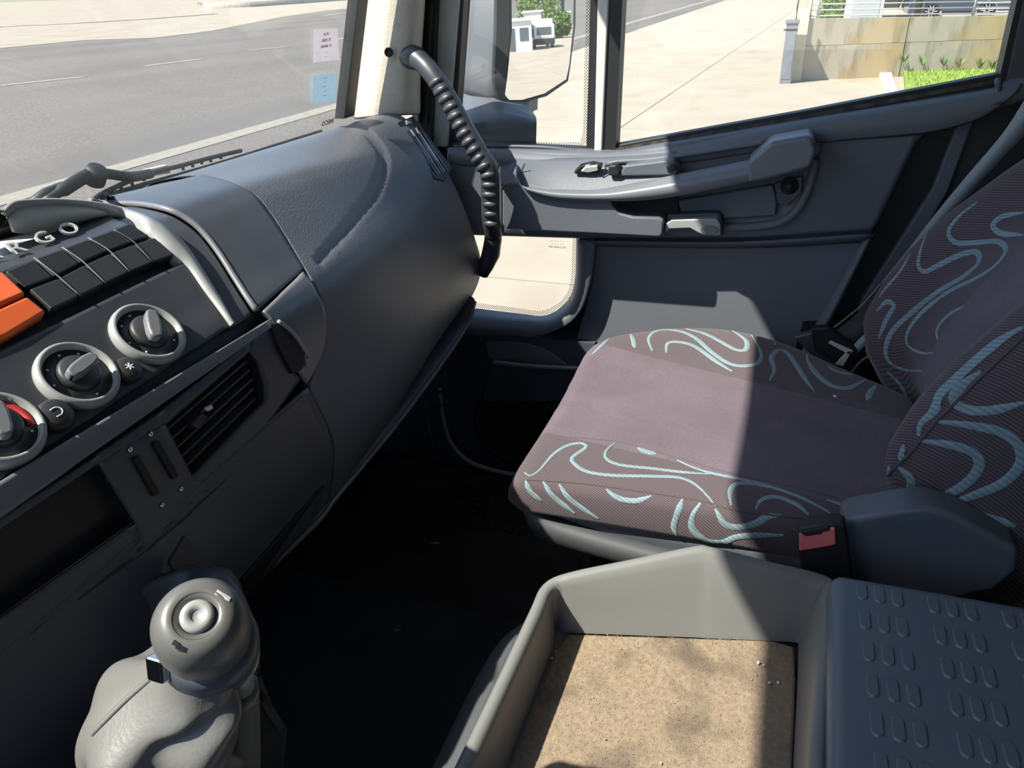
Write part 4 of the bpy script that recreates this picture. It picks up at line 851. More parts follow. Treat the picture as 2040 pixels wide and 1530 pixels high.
# ---------------------------------------------------------------- grab handle
gh = empty('grab_handle', P(980, 500, X=1.36), 'black curved grab handle with finger bumps beside the windscreen pillar', 'handle')
gpx = [(806, 112), (832, 118), (860, 146), (890, 192), (921, 248), (952, 302), (974, 338), (977, 390), (978, 436), (984, 468)]
gx = [1.41, 1.385, 1.37, 1.36, 1.35, 1.345, 1.345, 1.35, 1.36, 1.38]
gP = cr([P(*q, X=x) for q, x in zip(gpx, gx)], 60)
rr = [(.022 if i < 5 else .022-(i-5)*.0012 if i < 10 else .018) for i in range(60)]
tube('bar', gP, rr, M['fascia'], gh, n=16, flat=.95, up=(1, 0, 0))
bpx = cr([(862, 164), (886, 206), (912, 256), (938, 302), (960, 338), (967, 356), (970, 400), (973, 446)], 17)
for i, q in enumerate(bpx):
    c = P(q[0]+5, q[1], X=float(np.interp(q[1], [118, 146, 192, 248, 302, 338, 390, 450], [1.385, 1.37, 1.36, 1.35, 1.345, 1.345, 1.35, 1.36]))-.0135); v, f = [], []
    a = np.array(bpx[min(i+1, 16)])-np.array(bpx[max(i-1, 0)]); a = P(*(q+a), X=1.333)-P(*(q-a), X=1.333); a.normalize(); b = a.cross(Vector((1, 0, 0)))
    rows = [[c+a*math.sin(t)*.0075*0+Vector((-1, 0, 0))*.0075*math.cos(t)+(a*math.cos(s)*.0078+b*math.sin(s)*.0155)*math.sin(t) for s in np.linspace(0, 2*math.pi, 12, endpoint=False)] for t in np.linspace(.05, math.pi*.6, 6)]
    grid('grip_bump', rows, M['fascia'], gh, closed=True, cap=True)
f0 = [P(984, 450, X=1.38), P(982, 480, X=1.385), P(978, 505, X=1.39), P(968, 530, X=1.39), P(962, 548, X=1.39)]
tube('foot', f0, [.016, .018, .019, .016, .011]*1, M['fascia'], gh, n=14)

# ---------------------------------------------------------------- gear lever and its housing
gc = Vector(P(398, 1240, Z=2.13)); ax = (Vector(CAM)-gc).normalized()*.85+Vector((-.02, .02, .38)); ax.normalize()
dist = (gc-Vector(CAM)).length; kr_ = 85*dist/F
gl_ = empty('gear_lever', (gc.x-.01, gc.y+.03, gc.z-.30), 'grey gear lever with round knob and crumpled leatherette boot', 'gear lever')
kn = lathe('knob', [(kr_*.34, .031), (kr_*.36, .0345), (kr_*.55, .037), (kr_*.80, .031), (kr_*.96, .018), (kr_, .004), (kr_*.97, -.012), (kr_*.90, -.022), (kr_*.70, -.034), (0, -.040), (0, .029), (kr_*.34, .029)], gc-ax*.02, ax, M['knob'], gl_, n=56)
kc_ = gc-ax*.02
lathe('button_ring', [(kr_*.34, .0325), (kr_*.44, .0325), (kr_*.47, .0362), (kr_*.50, .0355), (kr_*.50, .030), (kr_*.34, .030)], kc_, ax, M['black'], kn, n=40)
lathe('button', [(kr_*.13, .036), (kr_*.15, .0375), (kr_*.30, .0375), (kr_*.34, .035), (kr_*.34, .028), (0, .028), (0, .033), (kr_*.13, .033)], kc_, ax, M['silver'], kn, n=40)
lathe('button_socket', [(0, .0345), (kr_*.125, .0345), (kr_*.125, .033), (0, .033)], kc_, ax, M['dark'], kn, n=20)
def onk(px, py, h):
    d = Vector(ray(px, py)); return Vector(CAM)+d*((kc_+ax*h-Vector(CAM)).dot(ax)/d.dot(ax))
nc, nx_ = onk(354, 1284, .0350), onk(362, 1272, .0350)
kme = kn.data; KB = BVHTree.FromPolygons([v.co+wloc(kn) for v in kme.vertices], [tuple(p.vertices) for p in kme.polygons])
def onknob(name, px, m, off=.0006, B=KB):
    pp = [hit(B, *q) for q in px]; pts = [h+n*off for h, n in pp if h is not None]
    return prism(name, pts, -ax*.002, m, kn)
onknob('number', [(100+.3137*x, 1050+.3137*y) for x, y in [(792, 712), (774, 742), (800, 752), (795, 765), (826, 786), (856, 792), (864, 762), (832, 748), (820, 730)]], M['dark'])
onknob('index_mark', [(433, 1176), (459, 1191), (455, 1199), (428, 1183)], M['white'])
base = gc-ax*.06; dw = Vector((-.02, .04, -1)).normalized()
lathe('collar', [(.0, .016), (.026, .016), (.030, .010), (.031, -.004), (.028, -.016), (.030, -.020), (.029, -.034), (0, -.034)], base, ax, M['smooth'], gl_, n=36)
lathe('clamp_ring', [(.0285, .004), (.0300, .004), (.0300, -.002), (.0285, -.002)], base-ax*.034, ax, M['chrome'], gl_, n=36)
nutc = base+Vector((-.026, .006, .008)); prism('clamp_screw', [nutc+Vector((-.01, 0, -.008)), nutc+Vector((.004, -.006, -.010)), nutc+Vector((.007, -.004, .006)), nutc+Vector((-.006, .0, .009))], (0, .012, 0), M['chrome'], gl_, bevel=.002)
tube('shaft', [base-ax*.03, base-ax*.12, base+Vector((0, .03, -.28))], .011, M['black'], gl_, n=10)
# boot: rings from the collar to the floor frame, with pinched folds
def bc(px, py, Z): return P(px, py, Z=Z)
bst = [(330, 450, 1325, 2.075, .0), (312, 456, 1350, 2.062, .1), (232, 462, 1382, 2.045, .35), (172, 470, 1404, 2.03, .5), (156, 476, 1430, 2.015, .6), (178, 472, 1456, 2.0, .6), (200, 462, 1478, 1.985, .5), (206, 458, 1502, 1.97, .55), (196, 466, 1532, 1.955, .6), (190, 474, 1570, 1.935, .5), (205, 470, 1620, 1.91, .4), (150, 520, 1700, 1.87, .2), (120, 560, 1780, 1.83, 0)]
sc_c = cr(bst, 56); rows = []
for i, q in enumerate(sc_c):
    pl0, pr0 = P(q[0], q[2], Z=q[3]), P(q[1], q[2], Z=q[3]); c = (pl0+pr0)/2; hw = (pr0-pl0)/2; b = Vector((0, 0, 1)).cross(hw); w_ = q[4]; t = i/55; row = []
    up_ = ax.lerp(Vector((0, 0, 1)), min(1, t*1.5)).normalized(); b = up_.cross(hw).normalized()*hw.length*(.80+.1*t)
    for j in range(72):
        s_ = 2*math.pi*j/72
        k = 1+2.3*w_*(.10*math.cos(4*s_+.9+2*t)+.11*math.sin(3*s_+9*t)+.10*math.sin(30*t+1.6*math.sin(2*s_+1))+.05*math.sin(7*s_-14*t))
        row.append(c+hw*math.cos(s_)*(1+(k-1)*.55)+b*math.sin(s_)*k)
    rows.append(row)
bt = grid('boot', rows, M['leather'], gl_, closed=True, sub=1)
BB = bvh([r+[r[0]] for r in rows]); ribbon('boot_seam', BB, [(325, 1330), (290, 1360), (250, 1395), (205, 1440), (184, 1462)], .004, M['leather'], bt, off=.0016, taper=False)
# grip lever cap peeking behind the knob
tube('range_switch', [P(470, 1318, Z=2.06), P(476, 1345, Z=2.045), P(480, 1370, Z=2.03)], [.007, .009, .009], M['silver'], gl_, n=10)
tube('pull_cable', [P(480, 1368, Z=2.03), P(484, 1430, Z=1.98), P(488, 1530, Z=1.90), P(490, 1640, Z=1.82)], .012, M['leather'], gl_, n=10, res=16)
# dash foot housing around the lever
hp = [([(300, 1150), (350, 1132), (400, 1126), (440, 1150), (470, 1190)], 1.96, 0), ]
rowsH = []
for (pp, Z) in [([(250, 1175), (320, 1145), (385, 1124), (430, 1140), (452, 1165), (462, 1190)], 1.99), ([(215, 1215), (300, 1165), (385, 1140), (440, 1165), (470, 1205), (485, 1245)], 1.985), ([(180, 1275), (260, 1240), (380, 1230), (455, 1250), (500, 1300), (515, 1340)], 1.95),
                ([(150, 1350), (230, 1350), (360, 1360), (460, 1350), (525, 1380), (545, 1410)], 1.89), ([(100, 1440), (200, 1440), (350, 1450), (470, 1440), (535, 1450), (552, 1450)], 1.84), ([(60, 1560), (200, 1560), (350, 1560), (480, 1540), (545, 1540), (543, 1545)], 1.78), ([(40, 1700), (200, 1700), (350, 1700), (470, 1690), (520, 1690), (525, 1690)], 1.70)]:
    rowsH.append(cr([P(*q, Z=Z-.016*max(0, k-3)) for k, q in enumerate(pp)], 30))
grid('lever_housing', rowsH, M['smooth'], dash, solid=.01)

# ================================================================ CAB INTERIOR LOW DOWN
tn = box('trim_2', (-.35, -.7, 1.35), (.98, 1.0, 1.40), M['mat'], bevel=.02, seg=3); tag(tn, kind='structure')
mt = prism('floor_mat', [(1.0, .84, 1.351), (1.0, .30, 1.351), (1.40, .30, 1.351), (1.40, .80, 1.351)], (0, 0, .006), M['floor'], bevel=.002); tag(mt, 'worn black rubber mat on the passenger side floor', 'floor mat')
for i in range(7):
    for j in range(7):
        q = P(895+i*24+6*(j % 2), 952+j*13+i*5, Z=1.36); 
        if q.x < 1.38: lathe('stud', [(0, .0025), (.007, .0025), (.010, .001), (.011, 0), (0, 0)], q-Vector((0, 0, .003)), (0, 0, 1), M['black'], mt, n=12)
# rounded console foot ahead of the tray
rws = []
for x, dz in ((-.1, 0), (.40, 0), (.52, 0), (.60, -.004), (.66, -.02), (.70, -.05), (.715, -.10), (.72, -.20), (.72, -.38)):
    pr = [(.222, 1.60), (.222, 1.74), (.228, 1.762), (.245, 1.752), (.268, 1.725), (.285, 1.68), (.295, 1.58), (.30, 1.38)]
    k = 1 if dz > -.03 else max(.55, 1+dz*1.2)
    rws.append([(x, .22+(y-.22)*k, max(1.38, z+dz*(1 if z > 1.5 else .4))) for y, z in pr])
cf = grid('engine_cover', rws, M['tunnel'], sub=1); tag(cf, 'rounded dark vinyl engine cover in front of the grey storage tray', 'engine cover')

# ---------------------------------------------------------------- storage tray
tr = empty('storage_tray', (.55, .05, 1.70), 'open grey plastic storage tray with sandy worn carpet lining', 'tray')
ro = [P(1096, 1166, Z=1.822), P(1140, 1146, Z=1.828), P(1270, 1119, Z=1.842), P(1385, 1095, Z=1.855), P(1420, 1097, Z=1.855), P(1540, 1127, Z=1.845), P(1640, 1152, Z=1.836), P(1650, 1176, Z=1.836), P(1640, 1300, Z=1.84), P(1622, 1530, Z=1.85), P(1610, 1900, Z=1.86)]
fo = [P(1110, 1262, Z=1.735), P(1135, 1261, Z=1.752), P(1270, 1266, Z=1.752), P(1385, 1270, Z=1.752), P(1420, 1272, Z=1.752), P(1540, 1277, Z=1.752), P(1585, 1280, Z=1.752), P(1590, 1290, Z=1.752), P(1588, 1370, Z=1.752), P(1580, 1530, Z=1.752), P(1575, 1800, Z=1.752)]
ro = [P(870, 1640, Z=1.822), P(925, 1530, Z=1.822), P(1010, 1350, Z=1.822), P(1072, 1215, Z=1.822)]+ro
fo = [P(970, 1640, Z=1.752), P(1010, 1530, Z=1.752), P(1068, 1380, Z=1.752), P(1102, 1290, Z=1.752)]+fo
N = 90; RO, FO = [Vector(p) for p in cr(ro, N)], [Vector(p) for p in lin(fo, N)]
# pair rim and floor points by index of control points
def pair(ctrl, n_each):
    out = []; 
    full = cr(ctrl, 600); idx = [min(range(600), key=lambda i: np.linalg.norm(full[i]-np.array(c))) for c in ctrl]
    for a, b in zip(idx[:-1], idx[1:]): out += [Vector(full[int(round(a+(b-a)*k/n_each))]) for k in range(n_each)]
    return out+[Vector(full[-1])]
RO, FO = pair(ro, 6), pair(fo, 6)
cen = Vector((.52, .04, 0)); rws = []
def outw(p): d = Vector((p.x-cen.x, p.y-cen.y, 0)); return d.normalized()
tang = [(RO[min(i+1, len(RO)-1)]-RO[max(i-1, 0)]).normalized() for i in range(len(RO))]
outv_ = [t.cross(Vector((0, 0, 1))) for t in tang]; outv_ = [v if v.dot(outw(p)) > 0 else -v for v, p in zip(outv_, RO)]
rws = [[p+v*.012+Vector((0, 0, -.10)) for p, v in zip(RO, outv_)], [p+v*.011+Vector((0, 0, -.02)) for p, v in zip(RO, outv_)], [p+v*.010+Vector((0, 0, -.004)) for p, v in zip(RO, outv_)],
       [p+v*.006 for p, v in zip(RO, outv_)], [p for p in RO], [p-v*.004+Vector((0, 0, -.004)) for p, v in zip(RO, outv_)]]
for t in (.15, .5, .9, 1.0): rws.append([(p-v*.005).lerp(q, t) for p, v, q in zip(RO, outv_, FO)])
grid('tray_body', rws, M['tray'], tr)
prism('tray_bottom', [(.20, -.12, 1.736), (.80, -.12, 1.715), (.74, .20, 1.736), (.20, .21, 1.736)], (0, 0, .014), M['tray'], tr)
cpz = 1.7530; cx_ = [P(*q, Z=cpz) for q in ((985, 1640), (1016, 1530), (1074, 1380), (1110, 1290), (1132, 1264), (1270, 1268), (1400, 1272), (1540, 1278), (1582, 1290), (1584, 1370), (1577, 1530), (1572, 1640))]
B1 = [lin([cx_[0], cx_[1], cx_[2], cx_[3], cx_[4]], 60)]; rt = lin([cx_[11], cx_[10], cx_[9], cx_[8], cx_[7]], 60)
rows = [[Vector(l)+(Vector(r)-Vector(l))*(j/70)+Vector((0, 0, .0006*rng.random())) for j in range(71)] for i, (l, r) in enumerate(zip(B1[0], rt))]
grid('carpet_lining', rows, M['carpet'], tr, solid=.006)
gv, gf = [], []
for i in range(5200):
    k = rng.integers(0, 60); j = rng.random(); l, r = Vector(B1[0][k]), Vector(rt[k]); p = l+(r-l)*j+Vector((rng.normal()*.002, rng.normal()*.001, .0005)); a = Vector((rng.normal()*.0010, rng.normal()*.0010, .001+.001*rng.random())); s = Vector((.0003, .0003, 0)); n_ = len(gv)
    gv += [p-s, p+s, p+a]; gf.append((n_, n_+1, n_+2))
tag(mk('carpet_pile', gv, gf, M['carpet'], tr, fm=[0]*len(gf)), kind='stuff')
cols = [(1510, 1322, .0028), (1522, 1326, .002), (1505, 1345, .0015), (1534, 1362, .003), (1550, 1360, .0022), (1340, 1401, .0022), (1210, 1264, .0016), (1236, 1292, .0014), (1243, 1301, .0012), (1283, 1316, .0012), (1264, 1285, .0014), (1575, 1352, .0012), (1496, 1354, .0012), (1205, 1474, .0014), (1318, 1522, .002), (1108, 1298, .003), (1100, 1312, .0025), (1180, 1390, .0012)]
cr_l = ['white crumb on the tray carpet by its right edge', 'white flake beside the largest crumb on the tray carpet']
for k, (px, py, r) in enumerate(cols):
    p = P(px, py, Z=1.755); v = [p+Vector(rng.normal(size=3)).normalized()*r*(.6+.5*rng.random()) for _ in range(8)]
    me = bpy.data.meshes.new('crumb'); b = bmesh.new(); [b.verts.new(q-p) for q in v]; bmesh.ops.convex_hull(b, input=b.verts); b.to_mesh(me); b.free()
    me.materials.append(M['white'] if r >= .002 and px > 1200 else mat('crumb_straw', (.55, .33, .12), .7)); o = bpy.data.objects.new('crumb', me); COL.objects.link(o); o.location = p+Vector((0, 0, r*.5))
    lab = {0: 'large white crumb near the right end of the tray carpet', 3: 'whitest crumb in the dark strip at the right of the tray carpet', 4: 'white crumb in the dark strip, right of its slightly larger neighbour', 5: 'lone white crumb near the middle of the tray carpet',
           14: 'pale crumb at the nearest edge of the tray carpet', 15: 'straw crumb in the shadow beside the left tray wall'}.get(k)
    if lab: tag(o, lab, 'crumb')
    else: tag(o, 'tiny pale speck of grit lying on the sandy tray carpet', 'grit', 'specks of grit on the tray carpet')

# ---------------------------------------------------------------- console lid
ld = empty('centre_console', (.5, -.3, 1.75), 'blue-grey plastic centre console box, its lid covered in raised oval pads', 'console')
la = [Vector((.728, -.112, 1.868)), Vector((.728, -.60, 1.868)), Vector((.15, -.60, 1.868)), Vector((.15, -.100, 1.868))]
la = PX([(1655, 1135)], Z=1.868)+[Vector((.728, -.60, 1.868)), Vector((.15, -.60, 1.868)), Vector((.15, -.090, 1.868))]
prism('lid_body', [p+Vector((0, 0, 0)) for p in la], (0, 0, -.16), M['lid'], ld, bevel=.014, seg=4)
pw_, pl2 = .0115, .0285
pm = None
for g in range(6):
    for c in range(3):
        for r in range(9):
            x = .688-.0425*r+.0005*g; y = -.137-.0172*c-.0685*g-.0012*r*.6
            if pm is None:
                a = []
                for (cx0, sg) in ((pl2/2-pw_/2, 1), (-(pl2/2-pw_/2), -1)):
                    for t in np.linspace(-math.pi/2, math.pi/2, 7): a.append((sg*(cx0*sg+math.cos(t)*pw_/2*1.0), sg*math.sin(t)*pw_/2))
                a = a[:7]+a[7:]; v = [Vector((p[0], p[1], 0)) for p in a]; v2 = [Vector((p[0]*.9, p[1]*.78, .0020)) for p in a]; n = len(v)
                pm = bpy.data.meshes.new('grip_pad'); pm.from_pydata(v+v2, [], [tuple(range(n, 2*n))]+[(i, (i+1) % n, n+(i+1) % n, n+i) for i in range(n)]); pm.materials.append(M['lid'])
            o = bpy.data.objects.new('grip_pad', pm); COL.objects.link(o); o.parent = ld; o.location = Vector((x, y, 1.8678))-ld.location

# ================================================================ PASSENGER SEAT
st = empty('passenger_seat', (1.08, -.1, 1.40), 'dark plum passenger seat with grey-blue swirl pattern fabric', 'seat')
def sup(cx, hw, zt, zb, y, n=64, crown=0, pw=.42, dz=0, lean=0):
    row = []
    for k in range(n):
        t = 2*math.pi*k/n; c, s = math.cos(t), math.sin(t); x = cx+hw*abs(c)**pw*(1 if c > 0 else -1); zc, zh = (zt+zb)/2, (zt-zb)/2
        z = zc+zh*abs(s)**(pw)*(1 if s > 0 else -1)
        if s > 0: u = (x-cx)/hw; z += crown*(abs(u)**2.2-.5)*max(0, s)
        row.append(Vector((x, y, z)))
    return row
stn = [(.302, .03, .6), (.305, .30, .965), (.298, .75, .985), (.285, 1, 1), (.25, 1, 1), (.15, 1, 1), (.05, 1, 1), (-.05, 1, 1), (-.15, 1, 1), (-.22, 1, 1), (-.25, .8, .97), (-.255, .1, .5)]
rows = []
for y, hf, wf_ in stn:
    t = (.30-y)/.52; L = .805+.035*t; Rr = float(np.interp(t, [0, .08, .18, .32, .5, .66, .78, .9, 1.1], [1.258, 1.325, 1.372, 1.402, 1.415, 1.385, 1.34, 1.29, 1.22])); cx = (L+Rr)/2; hw = (Rr-L)/2
    zt = 1.853-.012*t+.004*math.sin(t*3); zb = 1.775-.02*t; zm = (zt+zb)/2
    rows.append(sup(cx, hw*wf_, zm+(zt-zm)*hf, zm-(zm-zb)*hf, y, crown=.018))
r2 = []
for k in range(64): r2.append(cr([r[k] for r in rows], 60))
rows = [[Vector(r2[k][i]) for k in range(64)] for i in range(60)]
CB = bvh([r+[r[0]] for r in rows])
vs = [p for r in rows for p in r]; fs, fm = [], []
def zone(c): return 0 if (.945-.04*(.3-c.y)) < c.x < (1.215+.02*(.3-c.y)) and c.z > 1.82 and c.y < .31 else 1
for i in range(59):
    for j in range(64):
        f_ = (i*64+j, i*64+(j+1) % 64, (i+1)*64+(j+1) % 64, (i+1)*64+j); fs.append(f_); fm.append(0)
# split the fabric zones through the shader, on the X coordinate of the seam lines
def two_zone(name, x0, k0, x1, k1, ref):
    m = twill(name, (.070, .050, .076), (.190, .148, .168), 170, ampl=.25); n = m.node_tree; b = n.nodes['Principled BSDF']; src = b.inputs['Base Color'].links[0].from_socket
    m2_ = M['fab_s'].node_tree; geo = n.nodes.new('ShaderNodeNewGeometry'); sp = n.nodes.new('ShaderNodeSeparateXYZ'); n.links.new(geo.outputs['Position'], sp.inputs[0])
    def lt_(xa, k, op):
        a = n.nodes.new('ShaderNodeMath'); a.operation = 'MULTIPLY_ADD'; a.inputs[1].default_value = -k; n.links.new(sp.outputs[ref], a.inputs[0]); n.links.new(sp.outputs['X'], a.inputs[2])
        c = n.nodes.new('ShaderNodeMath'); c.operation = op; c.inputs[1].default_value = xa; n.links.new(a.outputs[0], c.inputs[0]); return c
    A1 = lt_(x0, k0, 'LESS_THAN'); A2 = lt_(x1, k1, 'GREATER_THAN'); mxx = n.nodes.new('ShaderNodeMath'); mxx.operation = 'MAXIMUM'; n.links.new(A1.outputs[0], mxx.inputs[0]); n.links.new(A2.outputs[0], mxx.inputs[1])
    tc = n.nodes.new('ShaderNodeTexCoord'); mp = n.nodes.new('ShaderNodeMapping'); mp.inputs['Rotation'].default_value = (.3, .5, .6); wv = n.nodes.new('ShaderNodeTexWave'); wv.inputs['Scale'].default_value = 120
    n.links.new(tc.outputs['Object'], mp.inputs[0]); n.links.new(mp.outputs[0], wv.inputs[0]); cm = n.nodes.new('ShaderNodeMix'); cm.data_type = 'RGBA'; cm.inputs['A'].default_value = (.055, .042, .052, 1); cm.inputs['B'].default_value = (.14, .105, .115, 1)
    n.links.new(wv.outputs['Fac'], cm.inputs['Factor']); fx = n.nodes.new('ShaderNodeMix'); fx.data_type = 'RGBA'; n.links.new(mxx.outputs[0], fx.inputs['Factor']); n.links.new(src, fx.inputs['A']); n.links.new(cm.outputs['Result'], fx.inputs['B'])
    n.links.new(fx.outputs['Result'], b.inputs['Base Color']); return m
M['cush'] = two_zone('cushion_fabric', .893, .14, 1.193, .23, 'Y')
cu = mk('cushion', vs, fs, M['cush'], st, smooth=True)
T3 = lambda L: [(1000+.392*x, 600+.392*y) for x, y in L]
cushion_curves = [([(455, 275), (520, 212), (572, 165)], 5), ([(640, 150), (662, 185), (675, 240)], 7), ([(765, 255), (745, 190), (790, 150), (890, 150), (980, 185), (1080, 270), (1180, 325), (1290, 320), (1320, 270), (1280, 190), (1250, 152)], 8),
 ([(835, 265), (842, 215), (900, 208), (980, 230), (1080, 300), (1170, 358)], 8), ([(935, 140), (1030, 165), (1110, 205), (1190, 247), (1240, 245), (1240, 200), (1170, 150), (1110, 124)], 8),
 ([(1360, 405), (1385, 350), (1370, 290), (1400, 250), (1450, 262), (1500, 330), (1545, 400), (1590, 460)], 8), ([(1550, 260), (1560, 310), (1610, 380), (1680, 430), (1760, 440), (1850, 400)], 9), ([(1650, 325), (1700, 355), (1780, 375)], 6),
 ([(1855, 505), (1875, 460), (1900, 430)], 8), ([(115, 870), (140, 888), (190, 860), (260, 780), (330, 735), (400, 722), (428, 742), (362, 790), (362, 820), (430, 865), (560, 885), (760, 890), (900, 897), (980, 930), (1040, 985), (1085, 1040)], 5),
 ([(575, 720), (530, 760), (530, 800), (600, 832), (760, 850), (900, 867), (1060, 880)], 5), ([(690, 745), (735, 765), (785, 775)], 9), ([(890, 808), (960, 840), (1060, 872), (1300, 925), (1500, 990), (1640, 1060), (1700, 1110)], 5),
 ([(1165, 1040), (1160, 970), (1190, 930), (1280, 928), (1400, 955)], 6), ([(1290, 1060), (1320, 1010), (1400, 995), (1500, 1035), (1560, 1085)], 6), ([(1650, 1010), (1740, 1040), (1810, 1090)], 5),
 ([(120, 910), (140, 960), (200, 1015)], 6), ([(210, 915), (250, 980), (320, 1040), (370, 1078)], 6), ([(290, 930), (340, 1000), (420, 1060), (490, 1105)], 6), ([(530, 955), (590, 1000), (680, 1015), (760, 990)], 6),
 ([(918, 1005), (885, 1100), (875, 1160), (915, 1235)], 7), ([(1010, 1025), (970, 1090), (970, 1160), (1040, 1215), (1130, 1222), (1190, 1200), (1300, 1190), (1430, 1190)], 8), ([(1085, 1055), (1130, 1130), (1200, 1150), (1290, 1130), (1350, 1095), (1420, 1088)], 8)]
for c, wmm in cushion_curves: ribbon('woven_stripe', CB, T3(c), wmm*.0012, M['stripe'], cu)
def piping(name, B, pts, r, m, par, off=0, num=60):
    pp = []
    for q in cr(pts, num):
        h, nn = hit(B, *q)
        if h is not None and (not pp or (h-pp[-1]).length < .05): pp.append(h+nn*off)
    if len(pp) > 2: return tube(name, pp, r, m, par, n=6)
M['thread'] = mat('seam_thread', (.09, .07, .075), .9)
piping('seam', CB, T3([(110, 905), (400, 925), (700, 965), (1000, 1012), (1200, 1065), (1450, 1095), (1700, 1110)]), .0016, M['thread'], cu)
piping('seam', CB, T3([(255, 685), (600, 718), (900, 800), (1180, 880), (1500, 950), (1850, 1040)]), .0011, M['thread'], cu, off=-.0004)
piping('seam', CB, T3([(600, 228), (860, 270), (1100, 335), (1280, 388), (1600, 460), (1900, 520)]), .0011, M['thread'], cu, off=-.0004)
for q, r in (((1664, 790), .004), ((1544, 686), .0016)):
    h, n_ = hit(CB, *q)
    if h: o = lathe('fluff', [(0, .0015), (r, .0012), (r*.7, 0), (0, 0)], h, n_, M['white'], n=7); tag(o, 'larger pale flake on the shaded seat cushion' if r > .002 else 'tiny white speck near the far edge of the seat cushion', 'flake')
# seat pan
pan = cr(PX([(1042, 985), (1046, 1010), (1062, 1040), (1095, 1058), (1180, 1085), (1300, 1118), (1420, 1150)], X=.815), 40)
grid('seat_pan', [[Vector(p)+Vector((.02, 0, .012)) for p in pan], [Vector(p)+Vector((.0, 0, .010)) for p in pan], [Vector(p) for p in pan], [Vector(p)+Vector((.004, -.002, -.022)) for p in pan], [Vector(p)+Vector((.03, -.01, -.034)) for p in pan]], M['shell'], st, solid=.004)
box('pan_tray', (.83, -.24, 1.735), (1.30, .285, 1.785), M['smooth'], st, bevel=.02, seg=3)
box('seat_base', (.86, -.25, 1.36), (1.28, .20, 1.74), M['gloss'], st, bevel=.01)
# backrest
def bprof(z):
    t = (z-1.74)/.75; y0 = float(np.interp(z, [1.74,1.77,1.86,1.92,1.99,2.05,2.12,2.19,2.24,2.6],[-.275,-.25,-.192,-.177,-.195,-.222,-.265,-.32,-.365,-.62]))-.062; L = .845-.012*math.sin(t*2.2); Rr = float(np.interp(z, [1.74, 1.95, 2.1, 2.25, 2.5], [1.37, 1.385, 1.355, 1.30, 1.22]))
    top = max(0, (t-.80)/.2); L += .10*top**2; Rr -= .10*top**2
    bb = max(0, 1-(z-1.74)/.07); out = []
    for k in range(70):
        u = k/69; a = u*2*math.pi
        # closed section: front side u in [0,.5], back side the rest
        if u <= .5:
            s = u/.5; x = L+(Rr-L)*s; e = abs(2*s-1); bol = .062*math.exp(-((e-.80)/.17)**2)+.02*e**2; edge = max(0, (e-.86)/.14)
            y = y0+bol-.085*edge**2.4
        else:
            s = (1-u)/.5; x = L+(Rr-L)*s; e = abs(2*s-1); y = y0-.16+.055*max(0, (e-.7)/.3)**2
        y -= .05*bb**2*(1 if u <= .5 else 0); out.append(Vector((x, y, z)))
    return out
zz = list(np.linspace(1.74, 2.55, 48)); rowsB = [bprof(z) for z in zz]
c0_ = sum(rowsB[-1], Vector())/70; rowsB += [[c0_+(p-c0_)*s+Vector((0, 0, dz)) for p in rowsB[-1]] for s, dz in ((.93, .015), (.75, .028), (.3, .035))]
BR = bvh([r+[r[0]] for r in rowsB]); br = empty('x', (0, 0, 0)); bpy.data.objects.remove(br)
M['back'] = two_zone('backrest_fabric', .925, 0, 1.16, 0, 'Z')
vs = [p for r in rowsB for p in r]; fs = [(i*70+j, i*70+(j+1) % 70, (i+1)*70+(j+1) % 70, (i+1)*70+j) for i in range(len(rowsB)-1) for j in range(70)]+[tuple(range(69, -1, -1)), tuple((len(rowsB)-1)*70+j for j in range(70))]
bk = mk('backrest', vs, fs, M['back'], st, smooth=True)
T4 = lambda L: [(1500+.5227*x, 400+.5227*y) for x, y in L]
back_curves = [([(855, 5), (785, 60), (745, 120), (775, 160), (850, 160), (930, 155), (965, 185), (930, 240), (860, 290), (740, 350), (640, 430), (590, 500), (590, 550), (640, 580), (690, 580)], 8), ([(678, 90), (645, 170), (630, 240), (652, 270), (700, 250), (780, 210), (850, 195), (860, 235), (800, 290), (700, 350), (600, 430), (530, 500), (505, 570), (525, 620), (580, 645), (650, 650)], 9),
 ([(1033, 45), (950, 60), (915, 95), (950, 125), (1033, 130)], 8), ([(600, 200), (560, 270), (500, 340), (482, 368)], 5), ([(472, 420), (510, 385), (537, 402), (510, 450), (480, 525)], 8), ([(805, 400), (740, 440), (702, 490), (705, 530)], 8), ([(512, 650), (560, 700), (590, 755)], 8),
 ([(1033, 480), (960, 520), (900, 565), (830, 625), (760, 690), (710, 740), (690, 800), (640, 850), (632, 895)], 11), ([(870, 650), (800, 700), (765, 750), (800, 790), (900, 800), (1033, 770)], 11), ([(700, 840), (820, 855), (940, 880), (1010, 930), (1020, 1000), (960, 1070), (850, 1120), (700, 1170)], 11),
 ([(640, 915), (750, 930), (840, 960), (862, 1010), (820, 1070), (740, 1120), (620, 1165)], 11), ([(550, 1010), (600, 1060), (592, 1110), (540, 1135), (500, 1120)], 10), ([(800, 1215), (880, 1205), (1000, 1240)], 12), ([(575, 930), (560, 990)], 8), ([(520, 1010), (515, 1060)], 6)]
for c, wmm in back_curves: ribbon('woven_stripe', BR, T4(c), wmm*.0010, M['stripe'], bk)
piping('piping', BR, T4([(498, 1130), (500, 1080), (530, 1030), (600, 960), (690, 850), (760, 780), (880, 660), (1033, 515)]), .0022, M['thread'], bk)
piping('seam', BR, T4([(605, 800), (640, 700), (720, 540), (840, 360), (1033, 130)]), .0012, M['thread'], bk)
